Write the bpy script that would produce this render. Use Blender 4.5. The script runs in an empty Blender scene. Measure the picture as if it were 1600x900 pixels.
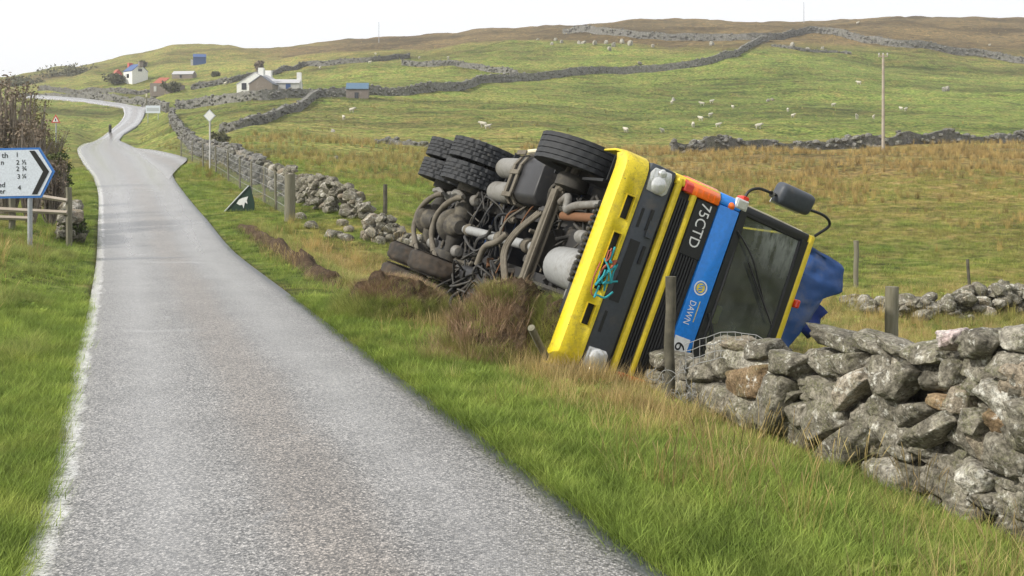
import bpy, bmesh, math, random
import numpy as np
from mathutils import Vector, Matrix, noise as mnoise, Euler
random.seed(7); RNG = np.random.default_rng(7)
S = bpy.context.scene
COL = S.collection
H = 1.9                                     # eye height over the road

# ------------------------------------------------------------------ camera, sky, sun, exposure
cam = bpy.data.objects.new('camera', bpy.data.cameras.new('camera')); COL.objects.link(cam)
cam.location = (0, 0, H); cam.rotation_euler = (math.pi/2, 0, 0)
cam.data.sensor_width = 36; cam.data.lens = 36; cam.data.shift_y = -190/1600
cam.data.clip_start = .1; cam.data.clip_end = 4000
S.camera = cam
S.view_settings.view_transform = 'Standard'; S.view_settings.look = 'None'
S.view_settings.exposure = 0.0; S.view_settings.gamma = 1
SUN_DIR = Vector((-.74, -.30, .62)).normalized()        # towards the sun
w = bpy.data.worlds.new('World'); S.world = w; w.use_nodes = True
nt = w.node_tree; bgn = nt.nodes['Background']
sky = nt.nodes.new('ShaderNodeTexSky'); sky.sky_type = 'NISHITA'; sky.sun_disc = False
sky.sun_elevation = math.asin(SUN_DIR.z); sky.sun_rotation = math.atan2(SUN_DIR.x, SUN_DIR.y)
sky.dust_density = 4
mx = nt.nodes.new('ShaderNodeMix'); mx.data_type = 'RGBA'; mx.inputs[0].default_value = .86
nt.links.new(sky.outputs[0], mx.inputs['A']); mx.inputs['B'].default_value = (12.0, 12.1, 12.3, 1)   # bright thin cloud over the sky
nt.links.new(mx.outputs['Result'], bgn.inputs[0]); bgn.inputs[1].default_value = .1
sl = bpy.data.lights.new('sun', 'SUN'); sl.energy = 4.4; sl.angle = math.radians(3); sl.color = (1, .95, .86)
so = bpy.data.objects.new('sun', sl); COL.objects.link(so)
so.rotation_euler = SUN_DIR.to_track_quat('Z', 'Y').to_euler(); so.location = (0, 0, 60)

# ------------------------------------------------------------------ helpers
def tag(o, label=None, cat=None, group=None, kind=None):
    if label: o['label'] = label
    if cat: o['category'] = cat
    if group: o['group'] = group
    if kind: o['kind'] = kind
    return o
def empty(name, loc, label, cat, group=None, rz=0):
    o = bpy.data.objects.new(name, None); COL.objects.link(o); o.location = loc; o.rotation_euler = (0, 0, rz)
    o.empty_display_size = .1
    return tag(o, label, cat, group)
def link(name, me, parent=None, mat=None, loc=None):
    o = bpy.data.objects.new(name, me); COL.objects.link(o)
    if parent: o.parent = parent
    if mat is not None and len(me.materials) == 0: me.materials.append(mat)
    if loc is not None: o.location = loc
    return o
def copy_tree(o, parent=None):
    c = o.copy(); COL.objects.link(c); c.parent = parent
    for ch in o.children: copy_tree(ch, c)
    return c
class MB:
    def __init__(s): s.v = []; s.f = []
    def add(s, vs, fs):
        k = len(s.v); s.v += [tuple(v) for v in vs]; s.f += [tuple(i+k for i in f) for f in fs]; return s
    def box(s, c, d, rot=None):
        x, y, z = d[0]/2, d[1]/2, d[2]/2
        vs = [Vector((sx*x, sy*y, sz*z)) for sz in (-1, 1) for sx, sy in ((-1,-1),(1,-1),(1,1),(-1,1))]
        if rot is not None:
            m = Euler(rot).to_matrix() if not isinstance(rot, Matrix) else rot
            vs = [m @ v for v in vs]
        c = Vector(c)
        return s.add([v+c for v in vs], [(3,2,1,0),(4,5,6,7),(0,1,5,4),(1,2,6,5),(2,3,7,6),(3,0,4,7)])
    def span(s, a, b):
        return s.box([(a[i]+b[i])/2 for i in range(3)], [abs(a[i]-b[i]) for i in range(3)])
    def tube(s, pts, r, n=8, cap=True):
        pts = [Vector(p) for p in pts]; m = len(pts)
        rs = r if isinstance(r, (list, tuple)) else [r]*m
        up = Vector((0, 0, 1)); rings = []
        t0 = (pts[1]-pts[0]).normalized()
        if abs(t0.dot(up)) > .9: up = Vector((1, 0, 0))
        a = t0.cross(up).normalized()
        for i, p in enumerate(pts):
            t = (pts[min(i+1, m-1)]-pts[max(i-1, 0)]).normalized()
            a = (a - t*a.dot(t)).normalized(); b = t.cross(a)
            rings += [p + (a*math.cos(2*math.pi*k/n) + b*math.sin(2*math.pi*k/n))*rs[i] for k in range(n)]
        fs = [(i*n+k, i*n+(k+1) % n, (i+1)*n+(k+1) % n, (i+1)*n+k) for i in range(m-1) for k in range(n)]
        if cap: fs += [tuple(range(n-1, -1, -1)), tuple(range((m-1)*n, m*n))]
        return s.add(rings, fs)
    def prism(s, poly, y0, y1, axes=(0, 2, 1)):
        """polygon in plane (axes0, axes1) extruded along axes2"""
        vs = []
        for e in (y0, y1):
            for p in poly:
                v = [0, 0, 0]; v[axes[0]] = p[0]; v[axes[1]] = p[1]; v[axes[2]] = e; vs.append(v)
        n = len(poly)
        return s.add(vs, [tuple(range(n))[::-1], tuple(range(n, 2*n))] + [(i, (i+1) % n, n+(i+1) % n, n+i) for i in range(n)])
    def lathe(s, prof, n=32, axis=1, c=(0, 0, 0), cap=False):
        """profile (r, t) turned round an axis"""
        vs = []
        for r, t in prof:
            for k in range(n):
                a = 2*math.pi*k/n; v = [0, 0, 0]
                v[axis] = t; v[(axis+1) % 3] = r*math.cos(a); v[(axis+2) % 3] = r*math.sin(a)
                vs.append([v[i]+c[i] for i in range(3)])
        m = len(prof)
        fs = [(i*n+k, i*n+(k+1) % n, (i+1)*n+(k+1) % n, (i+1)*n+k) for i in range(m-1) for k in range(n)]
        if cap: fs += [tuple(range(n-1, -1, -1)), tuple(range((m-1)*n, m*n))]
        return s.add(vs, fs)
    def mesh(s, name, smooth=None, bevel=0, seg=1):
        me = bpy.data.meshes.new(name); me.from_pydata(s.v, [], s.f)
        bm = bmesh.new(); bm.from_mesh(me)
        bmesh.ops.recalc_face_normals(bm, faces=bm.faces)
        if bevel:
            es = [e for e in bm.edges if len(e.link_faces) == 2 and e.calc_face_angle(0) > .6]
            bmesh.ops.bevel(bm, geom=es, offset=bevel, segments=seg, affect='EDGES', profile=.5, clamp_overlap=True)
        bm.to_mesh(me); bm.free()
        if smooth:
            me.shade_smooth(); me.set_sharp_from_angle(angle=math.radians(smooth))
        return me
    def build(s, name, mat, parent=None, smooth=None, bevel=0, seg=1, loc=None):
        return link(name, s.mesh(name, smooth, bevel, seg), parent, mat, loc)
def bez(pts, n=8):
    """catmull-rom through points"""
    P = [Vector(p) for p in pts]; P = [P[0]*2-P[1]] + P + [P[-1]*2-P[-2]]; out = []
    for i in range(1, len(P)-2):
        for k in range(n):
            t = k/n; a, b, c, d = P[i-1:i+3]
            out.append(.5*((2*b)+(c-a)*t+(2*a-5*b+4*c-d)*t*t+(3*b-3*c+d-a)*t**3))
    out.append(P[-2]); return out
def sm(x, a, b):
    t = np.clip((np.asarray(x, float)-a)/(b-a), 0, 1); return t*t*(3-2*t)
def _h(i, j, seed):
    n = (i.astype(np.int64)*374761393 + j.astype(np.int64)*668265263 + seed*974711) & 0xffffffff
    n = ((n ^ (n >> 13))*1274126177) & 0xffffffff
    return ((n ^ (n >> 16)) & 0xffff)/65535.
def vnoise(x, y, seed=0):
    x = np.asarray(x, float); y = np.asarray(y, float)
    i = np.floor(x); j = np.floor(y); u = x-i; v = y-j; u = u*u*(3-2*u); v = v*v*(3-2*v)
    return (_h(i, j, seed)*(1-u)+_h(i+1, j, seed)*u)*(1-v)+(_h(i, j+1, seed)*(1-u)+_h(i+1, j+1, seed)*u)*v
def fbm(x, y, seed=0, oct=4):
    s = 0; a = .5
    for o in range(oct):
        s = s+a*(vnoise(np.asarray(x)*2**o, np.asarray(y)*2**o, seed+o)-.5); a *= .5
    return s
def text_mesh(body, size, ext=.002):
    c = bpy.data.curves.new('lettering', 'FONT'); c.body = body; c.size = size; c.extrude = ext; c.align_x = 'CENTER'; c.align_y = 'CENTER'
    c.resolution_u = 3
    o = bpy.data.objects.new('tmp_lettering', c); COL.objects.link(o)
    dg = bpy.context.evaluated_depsgraph_get(); dg.update()
    me = bpy.data.meshes.new_from_object(o.evaluated_get(dg))
    bpy.data.objects.remove(o); bpy.data.curves.remove(c); me.materials.clear(); return me

# ------------------------------------------------------------------ materials
class N:
    def __init__(s, name):
        s.m = bpy.data.materials.new(name); s.m.use_nodes = True; s.t = s.m.node_tree; s.b = s.t.nodes['Principled BSDF']
        s.b.inputs['Specular IOR Level'].default_value = .35
    def n(s, ty, **k):
        nd = s.t.nodes.new(ty)
        for a, v in k.items(): setattr(nd, a, v)
        return nd
    def l(s, a, b): s.t.links.new(a, b)
    def pos(s): return s.n('ShaderNodeNewGeometry').outputs['Position']
    def noise(s, scale, detail=4, vec=None, rough=.55, dist=0):
        nd = s.n('ShaderNodeTexNoise'); nd.inputs['Scale'].default_value = scale; nd.inputs['Detail'].default_value = detail
        nd.inputs['Roughness'].default_value = rough; nd.inputs['Distortion'].default_value = dist
        s.l(vec or s.pos(), nd.inputs['Vector']); return nd.outputs['Fac']
    def ramp(s, fac, stops, interp='LINEAR'):
        r = s.n('ShaderNodeValToRGB'); e = r.color_ramp.elements; r.color_ramp.interpolation = interp
        while len(e) < len(stops): e.new(.5)
        for x, (p, c) in zip(e, stops):
            x.position = p; x.color = (*c, 1) if not isinstance(c, (int, float)) else (c, c, c, 1)
        s.l(fac, r.inputs[0]); return r.outputs[0]
    def mix(s, f, a, b, mode='MIX'):
        m = s.n('ShaderNodeMix', data_type='RGBA', blend_type=mode)
        for v, i in ((f, m.inputs[0]), (a, m.inputs['A']), (b, m.inputs['B'])):
            if isinstance(v, (int, float)): i.default_value = v if i.type == 'VALUE' else (v, v, v, 1)
            elif isinstance(v, tuple): i.default_value = (*v, 1)
            else: s.l(v, i)
        return m.outputs['Result']
    def math(s, op, a, b=0., clamp=False):
        m = s.n('ShaderNodeMath', operation=op, use_clamp=clamp)
        for v, i in ((a, m.inputs[0]), (b, m.inputs[1])):
            if isinstance(v, (int, float)): i.default_value = v
            else: s.l(v, i)
        return m.outputs[0]
    def set(s, **k):
        names = dict(col='Base Color', rough='Roughness', metal='Metallic', spec='Specular IOR Level', alpha='Alpha', trans='Transmission Weight', coat='Coat Weight')
        for a, v in k.items():
            i = s.b.inputs[names[a]]
            if isinstance(v, (int, float)): i.default_value = v
            elif isinstance(v, tuple): i.default_value = (*v, 1)
            else: s.l(v, i)
        return s
    def bump(s, h, strength=.5, dist=.01):
        b = s.n('ShaderNodeBump'); b.inputs['Strength'].default_value = strength; b.inputs['Distance'].default_value = dist
        s.l(h, b.inputs['Height']); s.l(b.outputs[0], s.b.inputs['Normal']); return s
    def attr(s, name, kind='GEOMETRY'):
        a = s.n('ShaderNodeAttribute', attribute_name=name, attribute_type=kind); return a.outputs['Fac']
    def objrand(s): return s.n('ShaderNodeObjectInfo').outputs['Random']
MUD = (.17, .135, .09)
def paint(name, c, rough=.4, dirt=.25, scale=9, metal=0, spec=.4, mud=MUD, coat=0):
    m = N(name)
    f = m.noise(scale, 6, rough=.65); f2 = m.noise(scale*.22, 3)
    d = m.ramp(m.math('MULTIPLY', f, f2), [(.36-.3*dirt, 0), (.62-.3*dirt, 1)])
    d = m.math('MULTIPLY', d, min(1, dirt*2.2))
    v = m.ramp(m.noise(scale*3, 3), [(.3, .88), (.7, 1.08)])
    col = m.mix(d, m.mix(1., c, v, 'MULTIPLY'), mud)
    m.set(col=col, rough=m.math('ADD', m.math('MULTIPLY', d, .9-rough), rough), metal=metal, spec=spec, coat=coat)
    if name.startswith('yellow_bumper'):
        sp_ = m.ramp(m.noise(75, 2, rough=.6), [(.64, 0), (.68, .85)]); m.set(col=m.mix(m.math('MULTIPLY', sp_, m.ramp(m.noise(2.5, 3), [(.4, 0), (.6, 1)])), col, (.10, .075, .04)))
    m.bump(f, .15, .01); return m.m
MT = {}
MT['yellow'] = paint('yellow_paint', (.72, .55, .03), .42, .24)
MT['bumper_yellow'] = paint('yellow_bumper_paint', (.76, .60, .025), .45, .34, 17, mud=(.22, .17, .08))
MT['blue'] = paint('blue_paint', (.014, .225, .74), .3, .12, coat=.3)
MT['grey'] = paint('dark_grey_plastic', (.055, .064, .078), .5, .28)
MT['black'] = paint('black_plastic', (.017, .018, .019), .5, .12)
MT['cab_dark'] = paint('cab_pillar_black', (.02, .022, .026), .35, .08)
MT['cream'] = paint('cream_trim', (.62, .57, .42), .5, .15)
MT['orange'] = paint('orange_lens', (.85, .16, .012), .18, .05, spec=.6)
MT['red'] = paint('red_lens', (.6, .035, .015), .2, .05, spec=.6)
MT['lens'] = paint('clear_lens', (.62, .63, .62), .12, .12, 20, metal=.35, spec=.8)
MT['white'] = paint('white_print', (.75, .76, .74), .5, .1)
MT['badge_yellow'] = paint('yellow_print', (.75, .6, .08), .5, .1)
MT['steel'] = paint('dusty_pale_steel', (.20, .195, .18), .6, .5, 10, mud=(.085, .07, .052))
MT['cast'] = paint('muddy_cast_iron', (.05, .046, .04), .8, .42, 9, mud=(.19, .165, .12))
MT['frame'] = paint('dirty_frame_paint', (.028, .027, .027), .55, .3, 10, mud=(.12, .10, .07))
MT['dust'] = paint('dusty_strap_steel', (.145, .128, .10), .85, .5, 13, mud=(.075, .062, .045))
MT['hose'] = paint('dusty_rubber_hose', (.03, .029, .027), .6, .3, 16, mud=(.14, .118, .085))
MT['tank'] = paint('black_tank_paint', (.028, .028, .03), .45, .25, 8)
MT['rubber'] = paint('tyre_rubber', (.028, .03, .034), .72, .3, 24, mud=(.085, .08, .07))
MT['mudrubber'] = paint('tyre_rubber_caked_in_soil', (.030, .027, .024), .9, .6, 8, mud=(.075, .054, .036))
MT['tarp'] = paint('blue_tarpaulin', (.022, .075, .25), .5, .42, 3.5, mud=(.24, .225, .175))
MT['tarp2'] = paint('clean_blue_tarpaulin', (.016, .045, .26), .55, .12, 5)
MT['alloy'] = paint('pale_alloy_casting', (.27, .275, .272), .55, .42, 9, mud=(.12, .10, .075))
MT['rust'] = paint('rusty_steel', (.16, .075, .035), .85, .3, 12)
MT['hivis'] = paint('yellow_cloth', (.65, .55, .03), .8, .05)
MT['seat'] = paint('grey_seat_cloth', (.10, .105, .10), .9, .05)
MT['teal'] = paint('teal_rope', (.03, .30, .34), .8, .1)
MT['wire'] = paint('galvanised_wire', (.26, .265, .26), .6, .25)
MT['galv'] = paint('galvanised_post', (.36, .38, .40), .5, .15, metal=.2)
MT['signwhite'] = paint('white_sign_sheet', (.62, .67, .74), .35, .03)
MT['signblue'] = paint('blue_sign_border', (.04, .16, .46), .4, .03)
MT['signblack'] = paint('black_sign_print', (.012, .012, .012), .5, 0)
MT['signgreen'] = paint('dark_green_sign', (.018, .045, .03), .5, .12)
MT['signback'] = paint('grey_sign_back', (.42, .45, .47), .5, .1)
MT['whitewash'] = paint('whitewashed_wall', (.74, .74, .71), .8, .12, 1.5, mud=(.4, .38, .33))
MT['roughcast'] = paint('grey_roughcast', (.50, .49, .48), .9, .15, 1.5, mud=(.3, .28, .25))
MT['rubblewall'] = paint('brown_rubble_masonry', (.21, .175, .15), .9, .4, 3, mud=(.32, .29, .26))
MT['slate'] = paint('slate_roof', (.15, .16, .19), .6, .15, 2)
MT['paleslate'] = paint('pale_grey_roof', (.42, .42, .43), .6, .2, 2)
MT['bluetin'] = paint('blue_tin_roof', (.09, .16, .24), .5, .15, 2)
MT['bluewall'] = paint('blue_shed_paint', (.04, .09, .24), .5, .1, 2)
MT['redtin'] = paint('rusty_red_roof', (.34, .09, .05), .7, .2, 2)
MT['redpaint'] = paint('red_house_paint', (.5, .10, .08), .6, .15, 2)
MT['window'] = paint('dark_window_glass', (.02, .024, .03), .1, 0, spec=.6)
MT['fleece'] = paint('sheep_fleece', (.50, .47, .39), .95, .1, 6, mud=(.34, .31, .25))
MT['sheepface'] = paint('sheep_face', (.30, .28, .24), .9, 0)
# weathered timber
m = N('weathered_timber'); f = m.noise(3, 6, rough=.7)
mp = m.n('ShaderNodeMapping'); mp.inputs['Scale'].default_value = (40, 40, 3); m.l(m.pos(), mp.inputs[0]); g = m.noise(1, 4, mp.outputs[0])
m.set(col=m.mix(f, m.ramp(g, [(.3, (.10, .085, .065)), (.7, (.25, .225, .185))]), (.17, .17, .11)), rough=.9).bump(g, .5, .01); MT['wood'] = m.m
m = N('pale_pole_timber'); m.set(col=m.ramp(m.noise(2, 5), [(.3, (.30, .25, .20)), (.7, (.42, .37, .31))]), rough=.9); MT['pole'] = m.m
m = N('dark_wet_timber'); g = m.noise(9, 5); m.set(col=m.ramp(g, [(.3, (.05, .047, .035)), (.7, (.12, .11, .08))]), rough=.85).bump(g, .4, .01); MT['darkwood'] = m.m
# lichened stone
def stone_mat(name, a, b, c, lich=.55, sc=1.):
    m = N(name); r = m.objrand()
    f = m.noise(7*sc, 6, rough=.65); g = m.noise(38*sc, 4, rough=.7)
    base = m.ramp(f, [(.30, a), (.5, b), (.70, c)])
    base = m.mix(m.ramp(r, [(0, 0), (.86, 0), (.93, .45), (1, .65)]), base, (.25, .20, .145))
    base = m.mix(1., base, m.ramp(r, [(0, .70), (.5, 1.05), (.51, .82), (1, 1.18)]), 'MULTIPLY')
    li = m.math('MULTIPLY', m.ramp(m.noise(16*sc, 5, rough=.7), [(lich, 0), (lich+.1, 1)]), m.ramp(m.noise(3*sc, 2), [(.36, 0), (.54, .9)]))
    base = m.mix(li, base, (.60, .59, .53))
    moss = m.math('MULTIPLY', m.ramp(m.noise(5*sc, 4), [(.47, 0), (.62, .6)]), m.ramp(m.noise(60*sc, 2), [(.4, 0), (.6, 1)]))
    base = m.mix(moss, base, (.12, .125, .055))
    base = m.mix(1., base, m.ramp(g, [(.34, .42), (.6, 1.22)]), 'MULTIPLY')
    m.set(col=base, rough=.92, spec=.2); m.bump(m.math('ADD', g, m.math('MULTIPLY', f, 1.5)), .8, .02); return m.m
MT['stone'] = stone_mat('lichened_stone', (.085, .077, .060), (.205, .188, .150), (.35, .325, .265))
MT['palestone'] = stone_mat('pale_lichened_stone', (.18, .165, .135), (.33, .308, .258), (.49, .465, .40), .5)
MT['tanstone'] = stone_mat('tan_stone', (.13, .09, .055), (.27, .19, .11), (.36, .27, .17))
MT['pinkstone'] = stone_mat('pink_quartz_stone', (.42, .32, .30), (.58, .48, .46), (.70, .64, .62), .5)
MT['farstone'] = stone_mat('grey_field_stone', (.105, .10, .09), (.195, .19, .175), (.31, .30, .28), .60, .35)
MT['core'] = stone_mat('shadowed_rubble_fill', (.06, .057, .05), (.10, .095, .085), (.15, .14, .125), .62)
# soil
m = N('turned_peaty_soil'); f = m.noise(6, 8, rough=.7); g = m.noise(34, 5, rough=.7)
m.set(col=m.mix(1., m.ramp(f, [(.3, (.04, .028, .018)), (.5, (.115, .078, .05)), (.72, (.22, .165, .105))]), m.ramp(g, [(.3, .6), (.7, 1.2)]), 'MULTIPLY'), rough=.95, spec=.15)
m.bump(m.math('ADD', f, g), 1., .06); MT['soil'] = m.m
# vegetation palette shared by the ground and the blades that stand on it
def veg(m, dry, bright=1.):
    p = m.pos()
    n1 = m.noise(.35, 4, p); n2 = m.noise(2.6, 4, p)
    g = m.ramp(n2, [(.3, (.085*bright, .135*bright, .024*bright)), (.5, (.18*bright, .245*bright, .046*bright)), (.72, (.27*bright, .30*bright, .085*bright))])
    b = m.ramp(n2, [(.3, (.17*bright, .125*bright, .050*bright)), (.55, (.35*bright, .245*bright, .088*bright)), (.75, (.42*bright, .33*bright, .15*bright))])
    n3 = m.noise(.9, 5, p, .65)
    f = m.math('ADD', dry, m.math('MULTIPLY', m.math('SUBTRACT', n1, .5), 1.6)); f = m.math('ADD', f, m.math('MULTIPLY', m.math('SUBTRACT', n3, .5), 1.6))
    g = m.mix(1., g, m.ramp(m.noise(1.5, 5, p, .65), [(.36, (.42, .52, .40)), (.52, (1., 1., 1.)), (.68, (1.25, 1.15, 1.1))]), 'MULTIPLY')
    f = m.math('ADD', f, m.math('MULTIPLY', m.math('SUBTRACT', n2, .5), .5), True)
    return m.mix(f, g, b)
m = N('rough_grazing'); c = veg(m, m.attr('dry'))
hz = m.attr('heather')
c = m.mix(hz, c, m.ramp(m.noise(.8, 6, rough=.7), [(.35, (.09, .085, .04)), (.55, (.205, .14, .062)), (.7, (.27, .215, .095))]))
spk = m.noise(9, 5, rough=.75); far = m.noise(1.3, 6, rough=.75)
c = m.mix(1., c, m.ramp(spk, [(.3, .55), (.65, 1.15)]), 'MULTIPLY')
c = m.mix(1., c, m.ramp(far, [(.32, .55), (.55, 1.05), (.75, 1.25)]), 'MULTIPLY')
mp = m.n('ShaderNodeMapping'); mp.inputs['Scale'].default_value = (.16, .5, .5); m.l(m.pos(), mp.inputs[0])
c = m.mix(1., c, m.ramp(m.noise(1, 5, mp.outputs[0], .7), [(.36, .50), (.48, 1.), (.7, 1.15)]), 'MULTIPLY')
mp = m.n('ShaderNodeMapping'); mp.inputs['Scale'].default_value = (.02, .06, .06); m.l(m.pos(), mp.inputs[0])
c = m.mix(1., c, m.ramp(m.noise(1, 6, mp.outputs[0], .65), [(.36, .52), (.5, 1.), (.64, 1.25)]), 'MULTIPLY')
c = m.mix(m.attr('bare'), c, (.06, .042, .026))
m.set(col=c, rough=.95, spec=.12); m.bump(m.math('ADD', spk, m.math('MULTIPLY', far, 2)), .9, .12); MT['ground'] = m.m
def blade_mat(name, bright, tip, offs):
    m = N(name); d = m.attr('dry', 'INSTANCER'); c = veg(m, m.math('ADD', d, offs), bright)
    c = m.mix(m.attr('tip'), c, m.mix(.55, c, tip))
    c = m.mix(1., c, m.ramp(m.objrand(), [(0, .5), (.5, .95), (1, 1.4)]), 'MULTIPLY')
    m.set(col=c, rough=.75, spec=.2)
    tr = m.n('ShaderNodeBsdfTranslucent'); m.l(c, tr.inputs[0]); ms = m.n('ShaderNodeMixShader'); ms.inputs[0].default_value = .42
    m.l(m.b.outputs[0], ms.inputs[1]); m.l(tr.outputs[0], ms.inputs[2]); m.l(ms.outputs[0], m.t.nodes['Material Output'].inputs[0]); return m.m
MT['grass'] = blade_mat('green_grass_blade', 1.3, (.30, .385, .085), -.14)
MT['longgrass'] = blade_mat('long_grass_blade', 1.35, (.44, .42, .165), .12)
MT['straw'] = blade_mat('dry_straw_blade', 1.45, (.60, .48, .27), .55)
MT['rush'] = blade_mat('dark_rush_blade', 1.35, (.40, .31, .13), .2)
def leaf_mat(name, a, b):
    m = N(name); f = m.noise(1.4, 3); g = m.noise(14, 3)
    m.set(col=m.mix(1., m.ramp(f, [(.35, a), (.65, b)]), m.ramp(g, [(.3, .6), (.7, 1.3)]), 'MULTIPLY'), rough=.8, spec=.2); return m.m
MT['brownleaf'] = leaf_mat('brown_shrub_leaf', (.17, .13, .095), (.29, .235, .175))
MT['oliveleaf'] = leaf_mat('olive_shrub_leaf', (.10, .095, .04), (.17, .14, .055))
MT['greenleaf'] = leaf_mat('green_shrub_leaf', (.05, .08, .02), (.12, .13, .04))
MT['darkleaf'] = leaf_mat('dark_shrub_leaf', (.10, .105, .055), (.17, .165, .09))
m = N('twig_bark'); m.set(col=m.ramp(m.noise(12, 4), [(.3, (.12, .098, .08)), (.7, (.26, .225, .185))]), rough=.9); MT['bark'] = m.m
# wet chip-seal road: uv.x across (0 left .. 1 right), uv.y metres along
m = N('wet_chipseal'); uv = m.n('ShaderNodeUVMap', uv_map='uv').outputs[0]
sep = m.n('ShaderNodeSeparateXYZ'); m.l(uv, sep.inputs[0]); u = sep.outputs[0]
vo = m.n('ShaderNodeTexVoronoi'); vo.inputs['Scale'].default_value = 88; m.l(m.pos(), vo.inputs['Vector'])
chip = m.ramp(m.n('ShaderNodeSeparateColor').outputs[0], [(0, 0), (1, 1)]) if False else None
sc_ = m.n('ShaderNodeSeparateColor'); m.l(vo.outputs['Color'], sc_.inputs[0])
chipc = m.ramp(sc_.outputs[0], [(0, (.06, .06, .06)), (.26, (.14, .138, .135)), (.48, (.235, .23, .224)), (.78, (.33, .318, .302)), (1, (.54, .52, .50))])
chipc = m.mix(1., chipc, m.ramp(vo.outputs['Distance'], [(.25, 1.), (.75, .45)]), 'MULTIPLY')
uw = m.math('ADD', u, m.math('MULTIPLY', m.math('SUBTRACT', m.noise(.5, 4), .5), .14))
brown = m.ramp(uw, [(.38, 0), (.47, 1), (.56, 1), (.65, 0)])
lo = m.noise(1.1, 5, rough=.65)
col = m.mix(m.math('MULTIPLY', brown, .55), chipc, m.mix(1., chipc, (.92, .80, .69), 'MULTIPLY'))
trk = m.ramp(uw, [(.1, 0), (.24, 1), (.36, 0), (.62, 0), (.76, 1), (.92, 0)])
col = m.mix(m.math('MULTIPLY', trk, .26), col, (.33, .33, .333))
col = m.mix(1., col, m.ramp(lo, [(.3, .85), (.7, 1.15)]), 'MULTIPLY')
ue = m.math('ADD', u, m.math('MULTIPLY', m.math('SUBTRACT', m.noise(2.4, 6, rough=.7), .5), .08))
edge = m.ramp(ue, [(.002, 0), (.010, 1), (.036, .95), (.055, 0)])
spots = m.ramp(m.noise(42, 3, rough=.8), [(.42, 0), (.47, 1)])
wet_glint = m.math('MULTIPLY', edge, spots)
pud = m.math('MULTIPLY', m.ramp(m.noise(.55, 6, rough=.7, dist=.6), [(.60, 0), (.68, 1)]), m.ramp(m.noise(14, 4), [(.42, 0), (.55, .8)]))
col = m.mix(m.math('MULTIPLY', wet_glint, .9), col, (.66, .66, .67))  # glint of the wet left edge put into the base colour as a pale line
col = m.mix(m.math('MULTIPLY', pud, .30), col, (.36, .37, .39))
re = m.math('ADD', u, m.math('MULTIPLY', m.math('SUBTRACT', m.noise(4, 5), .5), .04))
redge = m.ramp(re, [(.962, 0), (.972, 1)])
col = m.mix(m.math('MULTIPLY', redge, .75), col, (.115, .125, .145))
vv = m.math('ADD', sep.outputs[1], m.math('MULTIPLY', m.math('SUBTRACT', m.noise(1.3, 4), .5), .5))
for v0, v1, u0, u1 in ((25.0, 25.14, .30, .78), (26.1, 26.18, .05, .6), (16.2, 16.28, .12, .5)):
    ln = m.ramp(m.math('DIVIDE', vv, 40.), [((v0-.1)/40, 0), (v0/40, 1), (v1/40, 1), ((v1+.1)/40, 0)]); lu = m.ramp(u, [(u0, 0), (u0+.08, 1), (u1-.1, 1), (u1, 0)])
    col = m.mix(m.math('MULTIPLY', m.math('MULTIPLY', ln, lu), .2), col, (.5, .5, .5))
rg = m.math('SUBTRACT', .42, m.math('MULTIPLY', wet_glint, .2)); rg = m.math('SUBTRACT', rg, m.math('MULTIPLY', pud, .24)); rg = m.math('SUBTRACT', rg, m.math('MULTIPLY', trk, .10))
dmp = m.ramp(m.math('DIVIDE', sep.outputs[1], 100.), [(.18, 0), (.50, 1)]); rg = m.math('SUBTRACT', rg, m.math('MULTIPLY', dmp, .17)); m.set(col=col, rough=rg, spec=.8); m.bump(vo.outputs['Distance'], .3, .006); MT['road'] = m.m
# windscreen: see-through with mirror-like film
m = N('tinted_windscreen_glass'); tr = m.n('ShaderNodeBsdfTransparent'); tr.inputs[0].default_value = (.30, .36, .33, 1)
gl = m.n('ShaderNodeBsdfGlossy'); gl.inputs['Roughness'].default_value = .06; gl.inputs[0].default_value = (.9, .95, .92, 1)
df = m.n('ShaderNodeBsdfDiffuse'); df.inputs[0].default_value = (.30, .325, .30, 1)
lw = m.n('ShaderNodeFresnel'); lw.inputs[0].default_value = 1.52
ms = m.n('ShaderNodeMixShader'); m.l(m.math('ADD', lw.outputs[0], .03), ms.inputs[0]); m.l(tr.outputs[0], ms.inputs[1]); m.l(gl.outputs[0], ms.inputs[2])
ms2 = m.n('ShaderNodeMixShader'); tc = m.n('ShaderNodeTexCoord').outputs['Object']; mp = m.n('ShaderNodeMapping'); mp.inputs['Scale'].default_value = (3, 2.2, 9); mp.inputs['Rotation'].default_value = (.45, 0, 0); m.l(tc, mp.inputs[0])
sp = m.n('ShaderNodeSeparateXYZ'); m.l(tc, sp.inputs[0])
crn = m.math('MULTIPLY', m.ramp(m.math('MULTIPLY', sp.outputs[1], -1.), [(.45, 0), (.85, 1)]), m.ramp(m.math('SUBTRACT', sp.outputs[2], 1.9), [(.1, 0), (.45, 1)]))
refl_streaks = m.math('MULTIPLY', m.ramp(m.noise(1, 5, mp.outputs[0], .6), [(.42, 0), (.58, .55)]), crn)  # reflection streaks painted into the upper corner as pale diffuse
m.l(m.math('ADD', m.ramp(m.noise(4, 6, rough=.7), [(.4, .12), (.72, .34)]), refl_streaks), ms2.inputs[0]); m.l(ms.outputs[0], ms2.inputs[1]); m.l(df.outputs[0], ms2.inputs[2])
m.l(ms2.outputs[0], m.t.nodes['Material Output'].inputs[0]); MT['glass'] = m.m

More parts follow.
